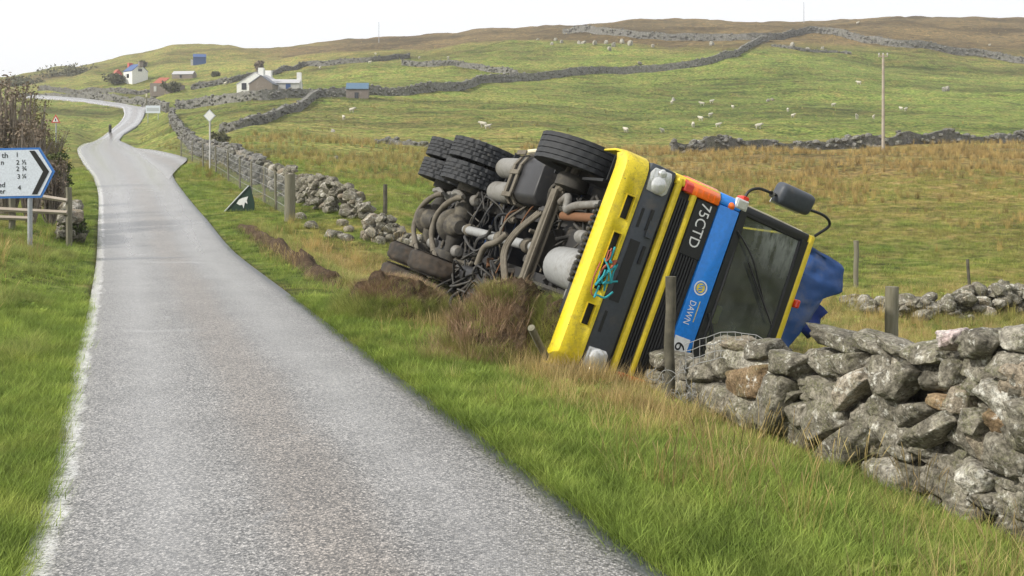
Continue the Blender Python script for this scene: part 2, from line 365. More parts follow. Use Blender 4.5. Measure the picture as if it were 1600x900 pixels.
# ------------------------------------------------------------------ terrain
UX, UY = -.36, .933                          # road direction near the camera; n = across, to the right
def road_n(X, Y): return X*UY - Y*UX
TY = np.array([22, 30, 40, 50, 65, 80, 100, 120, 145, 165, 185, 210, 240, 280, 330, 400, 600.])
TCOL = {
 0:   [352, 328, 300, 282, 258, 240, 222, 206, 188, 177, 167, 158, 149, 139, 127, 131],
 110: [394, 342, 298, 276, 261, 247, 232, 220, 206, 192, 174, 158, 146, 130, 108, 112],
 150: [397, 341, 295, 275, 261, 250, 238, 229, 219, 197, 174, 158, 143, 122, 100, 104],
 210: [398, 341, 295, 275, 261, 250, 238, 229, 216, 192, 172, 157, 139, 115, 89, 93],
 285: [398, 341, 297, 271, 254, 243, 228, 208, 184, 166, 156, 144, 128, 104, 76, 80],
 400: [394, 338, 298, 270, 240, 222, 205, 188, 166, 149, 139, 127, 114, 97, 79, 83],
 600: [391, 335, 300, 278, 252, 235, 215, 196, 165, 148, 131, 110, 92, 78, 66, 70],
 800: [420, 362, 318, 290, 260, 238, 213, 193, 168, 149, 125, 100, 78, 60, 51, 55],
 1000:[456, 395, 338, 300, 262, 240, 222, 208, 185, 165, 140, 106, 75, 50, 38, 42],
 1200:[471, 405, 345, 305, 264, 240, 225, 210, 183, 163, 135, 100, 74, 50, 39, 43],
 1400:[471, 405, 342, 300, 260, 238, 224, 212, 188, 168, 143, 115, 85, 52, 34, 38],
 1600:[471, 402, 340, 298, 258, 237, 225, 213, 190, 172, 150, 125, 100, 62, 35, 40]}
TA = np.array([(k-800)/1600 for k in TCOL])
TZ = np.array([[H-(v-260)/1600*y for v, y in zip(r, TY)] for r in TCOL.values()])
TZ = np.concatenate([TZ, TZ[:, -1:]-14], 1)
TL = np.log(TY)
def pchip_rows(A, Zr):                       # smooth (Catmull-Rom, monotone-limited) along the last axis at knots TL
    d = np.diff(Zr, axis=-1)/np.diff(TL)
    mm = np.zeros_like(Zr); mm[..., 1:-1] = np.where(d[..., 1:]*d[..., :-1] > 0, 2*d[..., 1:]*d[..., :-1]/(d[..., 1:]+d[..., :-1]+1e-12), 0)
    mm[..., 0] = d[..., 0]; mm[..., -1] = d[..., -1]; return mm
TM = pchip_rows(TL, TZ)
def tab_z(a, Y):
    a = np.clip(a, TA[0], TA[-1]); l = np.clip(np.log(np.maximum(Y, 1e-3)), TL[0], TL[-1])
    i = np.clip(np.searchsorted(TA, a, side='right')-1, 0, len(TA)-2); j = np.clip(np.searchsorted(TL, l, side='right')-1, 0, len(TL)-2)
    u = (a-TA[i])/(TA[i+1]-TA[i]); u = u*u*(3-2*u)
    h = TL[j+1]-TL[j]; t = (l-TL[j])/h
    h00 = 2*t**3-3*t**2+1; h10 = t**3-2*t**2+t; h01 = -2*t**3+3*t**2; h11 = t**3-t**2
    def row(k): return h00*TZ[k, j]+h10*h*TM[k, j]+h01*TZ[k, j+1]+h11*h*TM[k, j+1]
    return row(i)*(1-u)+row(i+1)*u
PN = np.array([-60, -12, -5, -1.9, -.9, -.42, 2.42, 3.1, 4.1, 5.0, 5.7, 6.8, 10, 60])
PR = np.array([.6, .55, .5, .36, .05, -.01, -.01, -.02, -.15, -.37, -.62, -.92, -1., -1.05])
PR0 = np.array([.15, .12, .10, .06, .02, -.01, -.01, -.02, -.15, -.37, -.60, -.90, -1., -1.05])
def zs(X, Y):
    X = np.asarray(X, float); Y = np.asarray(Y, float); n = road_n(X, Y)
    k = sm(Y, 6, 18); prof = np.interp(n, PN, PR0)*(1-k)+np.interp(n, PN, PR)*k
    Yc = np.maximum(Y, 20.); far = tab_z(X/Yc, Yc)
    b = sm(Y, 19, 30); return prof*(1-b)+far*b
def yimg(X, Y, z): return 260-1600*(z-H)/Y
_ray = np.exp(np.linspace(math.log(3.), math.log(560.), 5000))
def hit(px, py, zoff=0):
    """where the sight line of a photograph pixel meets the ground (used once, to survey positions)"""
    a = (px-800)/1600; v = yimg(a*_ray, _ray, zs(a*_ray, _ray)+zoff)
    k = np.argmax(v <= py); k = k if v[k] <= py else len(_ray)-1
    Y = _ray[k]; return Vector((a*Y, Y, float(zs(a*Y, Y))))
def gz(x, y): return float(zs(x, y)) + float(hummock(np.array([x]), np.array([y]))[0])
# road edges, surveyed: (pixel row, left, right)
RD = [(900, 30, 1040), (760, 75, 853), (640, 100, 692), (564, 116, 588), (500, 134, 504), (450, 144, 438), (412, 150, 387), (380, 152, 352), (350, 153, 328), (325, 154, 306), (300, 153, 286),
      (280, 147, 272), (268, 140, 268), (258, 132, 262), (248, 126, 252), (240, 122, 235), (232, 122, 212), (225, 133, 197), (220, 150, 187), (212, 163, 192), (205, 172, 202), (196, 183, 216), (188, 190, 222), (180, 194, 226), (173, 193, 228), (168, 190, 232)]
PL, PRR = [], []
for y_, l_, r_ in RD:
    PL.append(hit(l_, y_)); PRR.append(hit(r_, y_))
d0 = Vector((UX, UY, 0))
for k in range(1, 5):
    PL.insert(0, hit(30, 900)-d0*k*2.2); PRR.insert(0, hit(1040, 900)-d0*k*2.2)
for x_, y_ in ((168, 163), (140, 159), (110, 155.5), (75, 152.5), (40, 150.5)):      # the far bend swings left
    q = hit(x_, y_); PL.append(hit(x_, y_+2.)); PRR.append(q+Vector((.6, 2.8, 0)))
BAY = [hit(*p) for p in ((262, 284), (292, 252), (286, 246), (238, 235), (205, 231))]     # lay-by mouth to the right
def road_mask(X, Y, pad=.0):
    ring = [(p.x, p.y) for p in PL] + [(p.x, p.y) for p in PRR[::-1]]
    m = np.zeros(X.shape, bool); n = len(ring)
    out = np.zeros(X.shape, bool)
    for R_ in (ring, [(p.x, p.y) for p in BAY]):
        n = len(R_); m = np.zeros(X.shape, bool)
        for i in range(n):
            (x0, y0), (x1, y1) = R_[i], R_[(i+1) % n]
            c = ((y0 > Y) != (y1 > Y)); xx = x0+(Y-y0)*(x1-x0)/(y1-y0 if y1 != y0 else 1e-9)
            m ^= c & (X < xx)
        out |= m
    return out
def edge_dist(X, Y):
    """rough distance to the road edges"""
    d = np.full(X.shape, 1e9)
    for E_ in (PL, PRR, BAY):
        for p, q in zip(E_[:-1], E_[1:]):
            vx, vy = q.x-p.x, q.y-p.y; L = vx*vx+vy*vy+1e-9
            t = np.clip(((X-p.x)*vx+(Y-p.y)*vy)/L, 0, 1)
            d = np.minimum(d, np.hypot(X-p.x-t*vx, Y-p.y-t*vy))
    return d
def hummock(X, Y):
    e = sm(np.where(road_mask(X, Y), 0, edge_dist(X, Y)), .1, 2.5)
    near = fbm(X*.8, Y*.8, 3, 4)*.22*sm(Y, -60, 5)
    mid = fbm(X*.16, Y*.16, 11, 5)*.9*sm(Y, 22, 70)
    big = fbm(X*.035, Y*.05, 23, 5)*5.0*sm(Y, 90, 300)
    terr = fbm(X*.05, Y*.11, 41, 4)*1.6*sm(Y, 70, 130)
    return (near*.6+mid+big+terr)*e
DRY_Y = np.array([0, 10, 18, 28, 40, 60, 85, 120, 170, 220, 270, 330, 900.])
DRY = {0: [.05, .10, .15, .3, .4, .4, .3, .25, .25, .3, .35, .4, .4], 300: [.05, .1, .2, .2, .22, .25, .25, .2, .2, .25, .4, .5, .5], 500: [.1, .2, .4, .25, .25, .28, .35, .4, .15, .3, .55, .6, .6],
       800: [.2, .3, .4, .3, .3, .38, .35, .25, .2, .2, .35, .5, .5], 1100: [.25, .35, .45, .35, .52, .78, .75, .15, .08, .12, .5, .7, .7], 1350: [.25, .35, .4, .42, .6, .88, .8, .12, .08, .12, .6, .75, .75], 1600: [.15, .3, .4, .5, .65, .9, .8, .12, .08, .2, .7, .8, .8]}
DA = np.array([(k-800)/1600 for k in DRY]); DV = np.array(list(DRY.values()))
def dryness(X, Y):
    Yc = np.maximum(Y, 4.); a = np.clip(X/Yc, DA[0], DA[-1]); i = np.clip(np.searchsorted(DA, a, side='right')-1, 0, len(DA)-2); u = (a-DA[i])/(DA[i+1]-DA[i])
    lo = np.zeros(X.shape); hi = np.zeros(X.shape)
    j = np.clip(np.searchsorted(DRY_Y, Y, side='right')-1, 0, len(DRY_Y)-2); t = np.clip((Y-DRY_Y[j])/(DRY_Y[j+1]-DRY_Y[j]), 0, 1)
    d = (DV[i, j]*(1-t)+DV[i, j+1]*t)*(1-u)+(DV[i+1, j]*(1-t)+DV[i+1, j+1]*t)*u
    e = edge_dist(X, Y); n = road_n(X, Y); d = np.where(Y < 45, d*sm(e, .2, 1.8)+.02, d)
    d = d+.38*sm(n, 2.9, 4.0)*(1-sm(n, 5.2, 6.))*sm(Y, 7, 9.5)*(1-sm(Y, 22, 30))-.10*(n < 0)*(Y < 30)
    return d
def add_attr(me, name, vals):
    a = me.attributes.new(name, 'FLOAT', 'POINT'); a.data.foreach_set('value', np.asarray(vals, np.float32))
def grid_mesh(name, X, Y, Z):
    nr, nc = X.shape; me = bpy.data.meshes.new(name)
    me.vertices.add(nr*nc); me.vertices.foreach_set('co', np.stack([X, Y, Z], -1).astype(np.float32).ravel())
    idx = np.arange(nr*nc).reshape(nr, nc); q = np.stack([idx[:-1, :-1], idx[:-1, 1:], idx[1:, 1:], idx[1:, :-1]], -1).reshape(-1, 4)
    me.loops.add(q.size); me.loops.foreach_set('vertex_index', q.ravel().astype(np.int32))
    me.polygons.add(len(q)); me.polygons.foreach_set('loop_start', np.arange(0, q.size, 4, dtype=np.int32)); me.polygons.foreach_set('loop_total', np.full(len(q), 4, np.int32))
    me.update(calc_edges=True); me.validate(); return me
phi = np.radians(np.concatenate([np.linspace(-180, -42, 47)[:-1], np.linspace(-42, -34, 25)[:-1], np.linspace(-34, 34, 361), np.linspace(34, 42, 25)[1:], np.linspace(42, 180, 47)[1:]]))
rr = np.concatenate([np.exp(np.linspace(math.log(.6), math.log(420), 470)), [480, 560, 660, 800, 1000, 1300]])
Rg, Pg = np.meshgrid(rr, phi, indexing='ij'); GX = Rg*np.sin(Pg); GY = Rg*np.cos(Pg)
rm = road_mask(GX, GY)
GZ = zs(GX, GY)+hummock(GX, GY)
ed = edge_dist(GX, GY)
GZ = np.where(rm, GZ-.05-.0009*Rg*(Rg < 300), GZ+.02*sm(ed, .05, .5)*(GY < 60))
me = grid_mesh('ground', GX, GY, GZ); me.shade_smooth()
add_attr(me, 'dry', dryness(GX, GY).ravel())
ga = GX/np.maximum(GY, 1)*1600+800
heath = sm(fbm(GX*.02, GY*.03, 71)+sm(GY, 205, 300)*.75*sm(ga, 250, 1000)+.28*sm(GY, 250, 330), .18, .55)*(GY > 150)
add_attr(me, 'heather', heath.ravel())
gl_ = np.array([[hit(*p).x, hit(*p).y] for p in ((372, 352), (420, 385), (470, 420), (520, 445), (600, 470))])
bare = np.zeros(GX.shape)
for p, q in zip(gl_[:-1], gl_[1:]):
    v = q-p; t = np.clip(((GX-p[0])*v[0]+(GY-p[1])*v[1])/(v@v), 0, 1); bare = np.maximum(bare, 1-sm(np.hypot(GX-p[0]-t*v[0], GY-p[1]-t*v[1]), .1, .35))
bare = np.maximum(bare, (1-sm(np.hypot((GX+.6)/2.0, (GY-12.6)/3.0), .5, 1.))*.8)
bare = np.maximum(bare, .6*(1-sm(ed, 0, .12))*(GY < 30))
add_attr(me, 'bare', bare.ravel())
ground = link('ground', me, None, MT['ground']); tag(ground, kind='structure')
# road ribbon
def ribbon(name, L, R, mat, lift, nsub=14, kx=.0006, ntr=12, u0=0., u1=1.):
    v, f, uvs = [], [], []; s = 0; n = 0
    Ls, Rs = bez(L, nsub), bez(R, nsub)
    for i, (a, b) in enumerate(zip(Ls, Rs)):
        if i: s += ((a+b)/2-(Ls[i-1]+Rs[i-1])/2).length
        for k in range(-1, ntr+2):
            kk = min(max(k, 0), ntr); p = a.lerp(b, kk/ntr); c = math.sin(math.pi*kk/ntr)*.025 - (.12+.0012*max(p.y, 0) if k != kk else 0)
            z = float(zs(p.x, p.y)) + lift + kx*p.y + c; v.append((p.x, p.y, z)); uvs.append((u0+(u1-u0)*kk/ntr, s))
        if i:
            for k in range(ntr+2): o = (i-1)*(ntr+3)+k; f.append((o, o+1, o+ntr+4, o+ntr+3))
    me = bpy.data.meshes.new(name); me.from_pydata(v, [], f); ul = me.uv_layers.new(name='uv')
    li = np.zeros(len(me.loops), np.int32); me.loops.foreach_get('vertex_index', li); ul.data.foreach_set('uv', np.array(uvs, np.float32)[li].ravel())
    me.shade_smooth(); return link(name, me, None, mat)
tag(ribbon('road', PL, PRR, MT['road'], .004), kind='structure')
ba, bb = [BAY[0], BAY[0].lerp(BAY[4], .35), BAY[0].lerp(BAY[4], .7), BAY[4]], [BAY[1], BAY[2], BAY[3], BAY[4]+Vector((.2, 0, 0))]
tag(ribbon('lay_by', ba, bb, MT['road'], .010, u0=.15, u1=.93), kind='structure')

# ------------------------------------------------------------------ stones and walls
def stone_mesh(seed, sub=3, keep=.97, disp=.05, sharp=28):
    r = random.Random(seed); bm = bmesh.new(); bmesh.ops.create_icosphere(bm, subdivisions=sub, radius=1)
    pl = []
    for _ in range(11):
        n = Vector((r.gauss(0, 1), r.gauss(0, 1), r.gauss(0, 1))).normalized(); pl.append((n, r.uniform(.5, .82)))
    for n in ((1,0,0),(-1,0,0),(0,1,0),(0,-1,0),(0,0,1),(0,0,-1)):
        n = (Vector(n)+Vector((r.uniform(-.25, .25) for _ in range(3)))).normalized(); pl.append((n, r.uniform(.58, .74)))
    off = Vector((seed*3.1, seed*1.7, seed*.9))
    for v in bm.verts:
        p = v.co.copy()
        for n, d in pl:
            k = p.dot(n)-d
            if k > 0: p -= n*k*keep
        p *= 1+disp*mnoise.noise(p*3+off)+disp*.5*mnoise.noise(p*8+off)
        v.co = p
    xs = [v.co for v in bm.verts]
    for ax in range(3):
        lo = min(c[ax] for c in xs); hi = max(c[ax] for c in xs)
        for c in xs: c[ax] = (c[ax]-lo)/(hi-lo)-.5
    me = bpy.data.meshes.new('stone'); bm.to_mesh(me); bm.free(); me.shade_smooth(); me.set_sharp_from_angle(angle=math.radians(sharp)); return me
BIG = [stone_mesh(100+i, 4, keep=.86, disp=.12, sharp=50) for i in range(18)]
MID = [stone_mesh(200+i, 2) for i in range(10)]
for i, s_ in enumerate(BIG+MID): s_.materials.append(MT['stone'])
PALE = [s_.copy() for s_ in BIG[:5]+MID[:3]]; TAN = [s_.copy() for s_ in BIG[5:8]]; PINK = [BIG[3].copy()]
for L_, k_ in ((PALE, 'palestone'), (TAN, 'tanstone'), (PINK, 'pinkstone')):
    for s_ in L_: s_.materials[0] = MT[k_]
def stone(parent, mesh, c, size, rot):
    o = bpy.data.objects.new('stone', mesh); COL.objects.link(o); o.parent = parent; o.location = c; o.scale = size; o.rotation_euler = rot; return o
# --- the near wall, stone by stone as surveyed: crop A (2.8125x from 1200,500), crop B (1.957x from 1000,400)
A_ = [(280,95,190,85,-5),(200,195,145,135,0),(330,190,120,100,5),(200,310,270,120,-8),(60,350,95,260,-20),(130,405,120,110,0),(120,530,215,150,10),(262,430,190,150,25),(325,585,350,150,38),
 (385,300,165,95,45,'p'),(475,190,120,100,10),(430,120,160,75,-10),(535,130,135,65,-15),(565,205,95,110,0),(510,300,100,120,30),(610,270,150,100,50),(690,140,165,85,5),(725,255,145,145,0),(800,240,110,170,0),
 (830,90,105,80,20,'q'),(905,190,140,180,10),(940,100,130,120,30),(1060,88,165,135,0,'p'),(1065,212,160,125,0),(755,365,145,80,0,'t'),(520,390,140,120,0),(420,430,140,130,0),(545,510,190,175,0),
 (645,420,165,90,25),(725,492,255,95,38),(850,350,80,130,0),(890,290,90,80,0),(1010,345,185,145,-5,'p'),(1112,310,90,150,0),(922,450,105,115,0),(1045,455,150,115,0,'t'),(855,530,160,160,10),(960,560,140,140,0),
 (1045,605,155,200,-20),(740,640,270,110,0),(510,690,200,160,0,'p'),(432,560,65,110,0),(600,690,160,120,0),(785,750,235,130,-5),(912,690,130,140,0,'p'),(1085,740,210,120,-5),(1055,840,210,110,-5),(865,825,130,100,-20),
 (310,680,150,95,0),(945,785,110,90,0),(1105,620,80,130,0),(120,255,100,70,0),(40,240,110,70,10),(180,640,120,60,0),(660,580,110,90,0),(690,830,160,70,0)]
B_ = [(50,325,85,55,0),(30,375,75,55,0),(60,415,115,65,0),(130,400,75,65,0),(225,315,80,105,0),(295,325,160,85,0,'p'),(272,272,65,45,0),(325,385,135,95,10,'t'),(402,402,115,75,-5),(440,330,95,75,0),(375,475,125,120,0),(255,445,140,95,0),
 (185,430,125,95,0),(110,350,75,55,0),(340,290,70,60,10),(175,355,80,70,0),(15,430,80,50,0),(110,455,100,55,0),(300,480,110,80,0)]
STN = [(1200+s[0]/2.8125, 500+s[1]/2.8125, s[2]/2.8125, s[3]/2.8125, s[4], s[5] if len(s) > 5 else '', 5.0) for s in A_]
STN += [(1000+s[0]/1.957, 400+s[1]/1.957, s[2]/1.957, s[3]/1.957, s[4], s[5] if len(s) > 5 else '', 4.93) for s in B_]
def on_wall(px, py, n):
    Y = n/((px-800)/1600*UY-UX); X = (px-800)/1600*Y; return Vector((X, Y, H-(py-260)/1600*Y))
wa = on_wall(1500, 700, 5.0)
near_wall = empty('dry_stone_wall', (wa.x, wa.y, gz(wa.x, wa.y)), 'tumbledown dry stone wall of large grey lichened boulders in the right foreground', 'stone wall')
wrz = math.atan2(UY, UX)                     # along the wall
inv = near_wall.location
r_ = random.Random(5)
for i, (px, py, pw, ph, rot, kd, n) in enumerate(STN):
    c = on_wall(px, py, n); a = on_wall(px-pw/2, py, n); b = on_wall(px+pw/2, py, n)
    L = (b-a).length*1.10; hh = ph/1600*c.y*1.12
    if abs(rot) > 15: L, hh = L*1.0, hh*1.0
    dep = r_.uniform(.26, .38); pop = .07 if abs(rot) > 15 else 0.
    c = c+Vector((UY, -UX, 0))*(dep/2-.06-pop+r_.uniform(-.05, .05))
    ms = {'p': r_.choice(PALE[:5]), 'q': PINK[0], 't': r_.choice(TAN)}.get(kd) or r_.choice(BIG)
    # wall seen from the road: +x of the stone runs along the wall, away from the viewer
    o = stone(near_wall, ms, c-inv, (L*1.05, dep, hh), (0, 0, 0))
    M_ = Matrix.Rotation(wrz, 3, 'Z') @ Matrix.Rotation(math.radians(rot), 3, 'Y') @ Matrix.Rotation(r_.uniform(-.15, .15), 3, 'X') @ Matrix.Rotation(r_.choice((0, math.pi)), 3, 'Z')
    o.rotation_euler = M_.to_euler()
# wall top along the line: (distance along Y, top z)
def wall_top(Y): return float(np.interp(Y, [2., 5.2, 6.05, 7.0, 8.0, 8.45, 9.1, 9.9], [1.05, 1.02, .90, .62, .50, .40, .12, -.12]))
core = MB(); cv = []
ys_ = np.linspace(2.2, 9.9, 24)
for Y in ys_:
    n = 5.0 if Y < 8.6 else 4.95
    fx = n+.16; bx = n+.52
    X0 = (fx+Y*UX)/UY; X1 = (bx+Y*UX)/UY; t = wall_top(Y)-.17
    g0, g1 = gz(X0, Y)-.25, gz(X1, Y)-.3
    cv += [(X0-inv.x, Y-inv.y, g0-inv.z), (X0-inv.x, Y-inv.y, t-inv.z), (X1-inv.x, Y-inv.y, t-.05-inv.z), (X1-inv.x, Y-inv.y, g1-inv.z)]
core.add(cv, [(i*4+k, i*4+(k+1) % 4, i*4+4+(k+1) % 4, i*4+4+k) for i in range(len(ys_)-1) for k in range(4)]+[(0, 1, 2, 3), tuple(len(cv)-4+k for k in range(4))])
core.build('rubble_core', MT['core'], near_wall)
for Y in np.arange(2.4, 9.8, .19):           # fill stones in the joints, the hidden face, and the stretch beyond the frame
    for zz in np.arange(-.6, 1.1, .17):
        top = wall_top(Y)
        for side in (0, 1):
            n = 5.0+(.13 if side == 0 else .55)+r_.uniform(-.03, .03); y = Y+r_.uniform(-.07, .07)
            X = (n+y*UX)/UY; z = zz+r_.uniform(-.05, .05)
            if z > top-.12 or z < gz(X, y)-.05: continue
            if side == 1 and (r_.random() < .35 or Y < 4.5): continue
            infr = (X/y*1600+800) < 1610
            if side == 0 and infr and r_.random() < .2: continue
            s = r_.uniform(.12, .26) if infr or side else r_.uniform(.28, .42)
            stone(near_wall, r_.choice(MID if infr else BIG), Vector((X, y, z))-inv, (s*1.25, s, s*.8), (r_.uniform(-.4, .4), r_.uniform(-.4, .4), wrz+r_.uniform(-.5, .5)))
# generic wall of single stones along a surveyed line
def stone_wall(name, label, cat, line, n, smin, smax, hfun, thick, group=None, pale=.12):
    P0 = line[0]; root = empty(name, (P0.x, P0.y, gz(P0.x, P0.y)), label, cat, group); L_ = bez(line, 10); k = 0
    for i in range(n):
        t = r_.random()*(len(L_)-1); j = int(t); p = L_[j].lerp(L_[min(j+1, len(L_)-1)], t-j)
        d = (L_[min(j+1, len(L_)-1)]-L_[max(j-1, 0)]); ang = math.atan2(d.y, d.x)
        h = hfun(t/(len(L_)-1)); q = r_.random()**.8; z = q*h
        off = r_.uniform(-1, 1)*thick*(1-.55*q); x = p.x-math.sin(ang)*off; y = p.y+math.cos(ang)*off
        s = r_.uniform(smin, smax)
        ms = r_.choice(PALE[5:]) if r_.random() < pale else r_.choice(MID)
        stone(root, ms, Vector((x, y, gz(x, y)+z*.92))-root.location, (s*r_.uniform(1, 1.5), s, s*r_.uniform(.65, 1.)), (r_.uniform(-.5, .5), r_.uniform(-.5, .5), r_.uniform(0, 6.3)))
    return root
def line_at(pts): return [hit(*p) for p in pts]
verge_line = line_at([(575, 342), (540, 338), (500, 330), (468, 318), (440, 305), (415, 290)])
stone_wall('dry_stone_wall', 'broken grey stone wall with a ragged top between two fence posts left of the lorry', 'stone wall', verge_line, 280, .16, .36, lambda t: .35+.75*sm(t, 0, .25)+.12*math.sin(t*19), .26)
stone_wall('stone_pile', 'low heap of fallen wall stones just left of the lorry wheels', 'stone heap', line_at([(572, 374), (600, 376), (640, 382), (668, 384)]), 130, .14, .34, lambda t: .42+.28*math.sin(t*5+.5), .34)
stone_wall('stone_pile', 'low scattered rubble bank with white stones in the field behind the foreground wall', 'stone heap', line_at([(1335, 478), (1390, 494), (1440, 496), (1500, 498), (1560, 494), (1640, 492), (1740, 490)]), 260, .12, .30, lambda t: .22+.22*math.sin(t*8+2.6)**2+.22*sm(t, .3, .5), .42, pale=.2)
for px, py, s in ((470, 343, .3), (487, 358, .32), (535, 352, .3), (545, 362, .26), (522, 371, .36), (540, 376, .3), (548, 340, .25)):
    p = hit(px, py); o = bpy.data.objects.new('boulder', r_.choice(MID)); COL.objects.link(o); o.location = (p.x, p.y, gz(p.x, p.y)+.08); o.scale = (s*1.3, s, s*.8); o.rotation_euler = (.2, .1, px)
    tag(o, 'small grey stone fallen in the grass between the broken wall and the lorry', 'stone', 'stones fallen on the verge')
# far walls: a core and a skin of joined stones
def far_wall(label, pts, h, thick=.5, dens=5., s=(.28, .5), name='dry_stone_wall', mat='farstone', ragged=.15):
    line = line_at(pts); L_ = bez(line, 8); P0 = L_[0]; root = empty(name, (P0.x, P0.y, gz(P0.x, P0.y)), label, 'stone wall', 'stone walls on the hillside')
    inv = root.location; mb = MB(); cv = []
    tot = 0; smp = [L_[0]]
    for a, b in zip(L_[:-1], L_[1:]):
        k = max(1, int((b-a).length/1.2)); smp += [a.lerp(b, (i+1)/k) for i in range(k)]
    arr = np.array([(p.x, p.y) for p in smp]); zz = zs(arr[:, 0], arr[:, 1])+hummock(arr[:, 0], arr[:, 1])
    for i, p in enumerate(smp):
        d = smp[min(i+1, len(smp)-1)]-smp[max(i-1, 0)]; d.z = 0; d.normalize(); nx, ny = -d.y*thick/2*.8, d.x*thick/2*.8
        hh = h*(1+ragged*mnoise.noise(Vector((i*.35, P0.x, 0))))-.12
        z = zz[i]-inv.z
        for sx, zo in ((-1, -.4), (-.75, hh), (.75, hh), (1, -.4)): cv.append((p.x+nx*sx-inv.x, p.y+ny*sx-inv.y, z+zo))
    mb.add(cv, [(i*4+k, i*4+(k+1) % 4, i*4+4+(k+1) % 4, i*4+4+k) for i in range(len(smp)-1) for k in range(4)]+[(0, 1, 2, 3), tuple(len(cv)-4+k for k in range(4))])
    mb.build('wall_core', MT[mat], root)
    tmpl = []
    for ms in FAR:
        co = np.zeros(len(ms.vertices)*3); ms.vertices.foreach_get('co', co); tmpl.append((co.reshape(-1, 3), [tuple(p.vertices) for p in ms.polygons]))
    V, F = [], []; k = 0
    length = sum((b-a).length for a, b in zip(smp[:-1], smp[1:]))
    for _ in range(int(min(2600, length*dens))):
        t = r_.random()*(len(smp)-1); i = int(t); u = t-i; p = smp[i].lerp(smp[min(i+1, len(smp)-1)], u); z0 = zz[i]*(1-u)+zz[min(i+1, len(smp)-1)]*u
        d = smp[min(i+1, len(smp)-1)]-smp[max(i-1, 0)]; d.z = 0; d.normalize()
        q = r_.random(); side = r_.choice((-1, 1, -1)) if q < .8 else r_.uniform(-1, 1)
        hh = h*(1+ragged*mnoise.noise(Vector((t*.35, P0.x, 0))))
        c = np.array((p.x-d.y*side*thick/2*(1-.25*q)-inv.x, p.y+d.x*side*thick/2*(1-.25*q)-inv.y, z0+q*hh-inv.z))
        sz = r_.uniform(*s); co, fs = tmpl[r_.randrange(len(tmpl))]
        an = r_.uniform(0, 6.3); ca, sa = math.cos(an), math.sin(an)
        vv = co*np.array((sz*1.3, sz, sz*.8)); vv = np.stack([vv[:, 0]*ca-vv[:, 1]*sa, vv[:, 0]*sa+vv[:, 1]*ca, vv[:, 2]], 1)+c
        V.append(vv); F += [tuple(x+k for x in f) for f in fs]; k += len(vv)
    me = bpy.data.meshes.new('facing_stones'); me.from_pydata(np.concatenate(V).tolist(), [], F)
    o = link('facing_stones', me, root, MT[mat]); o['kind'] = 'stuff'; return root
FAR = [stone_mesh(300+i, 1) for i in range(5)]
far_wall('long grey stone wall running past the white cottage and up the hillside', [(275, 168), (330, 163), (400, 157), (480, 154), (545, 152), (600, 150), (650, 148), (715, 140), (760, 127), (800, 122), (880, 117), (960, 112), (1040, 108), (1100, 103), (1150, 92), (1180, 78), (1200, 66)], 1.55, .6, 5)
far_wall('topmost stone wall crossing the brown hill crest on the right', [(880, 53), (940, 55), (1010, 58), (1100, 61), (1200, 63), (1250, 55), (1290, 56), (1340, 66), (1400, 77), (1460, 81), (1530, 88), (1620, 99)], 1.9, .7, 4, (.3, .6))
far_wall('short stone wall on the green slope above the wheels', [(628, 107), (680, 106), (730, 105), (790, 110), (812, 117)], 1.2, .6, 5)
far_wall('low stone wall crossing the middle of the field behind the tall pole', [(1640, 222), (1540, 227), (1450, 229), (1370, 231), (1290, 232), (1200, 234), (1120, 236), (1050, 237)], 1.0, .6, 6, (.3, .6), ragged=.5)
far_wall('short low wall remnant in the field just above the rear wheels', [(585, 226), (620, 227), (690, 230), (760, 231)], .5, .6, 4, ragged=.6)
far_wall('dark overgrown bank wall along the lower edge of the cottage paddock', [(345, 207), (385, 198), (430, 185), (480, 168), (505, 158)], 1.2, .9, 3)
far_wall('grey stone wall beside the far bend of the road on the left', [(20, 149), (60, 147), (110, 149), (160, 153), (220, 162), (262, 172)], 1.6, .7, 4)
far_wall('stone wall below the white and blue house', [(60, 143), (160, 141), (200, 141), (240, 138)], 1.2, .6, 4)
far_wall('stone wall slanting up behind the white cottage', [(300, 140), (345, 133), (372, 128), (440, 117), (470, 105), (520, 99), (590, 93), (640, 87)], 1.3, .6, 4)
far_wall('stone wall beside the road at the diamond sign', [(268, 186), (274, 200), (284, 215), (297, 228), (312, 240)], 1.3, .6, 7, (.25, .45))
far_wall('stone wall behind the wire fence along the verge', [(312, 242), (335, 252), (360, 262), (385, 275), (415, 290)], 1.15, .55, 16, (.18, .36))
far_wall('low gappy wall high on the slope below the crest', [(1205, 80), (1250, 83), (1300, 85), (1330, 88)], .6, .8, 3, ragged=.6)

# ------------------------------------------------------------------ the overturned lorry (x forward, y to its left, z up in its own frame)
lorry = bpy.data.objects.new('lorry', None); COL.objects.link(lorry)
tag(lorry, 'yellow and blue tipper lorry lying on its side in the ditch, wheels towards the road', 'lorry')
lorry.matrix_world = Matrix(((.3246, -.351, .8783, -.032), (-.9457, -.1043, .3078, 11.135), (-.0164, -.9305, -.3658, 1.199), (0, 0, 0, 1)))
LR = lorry
def rub(y): return y
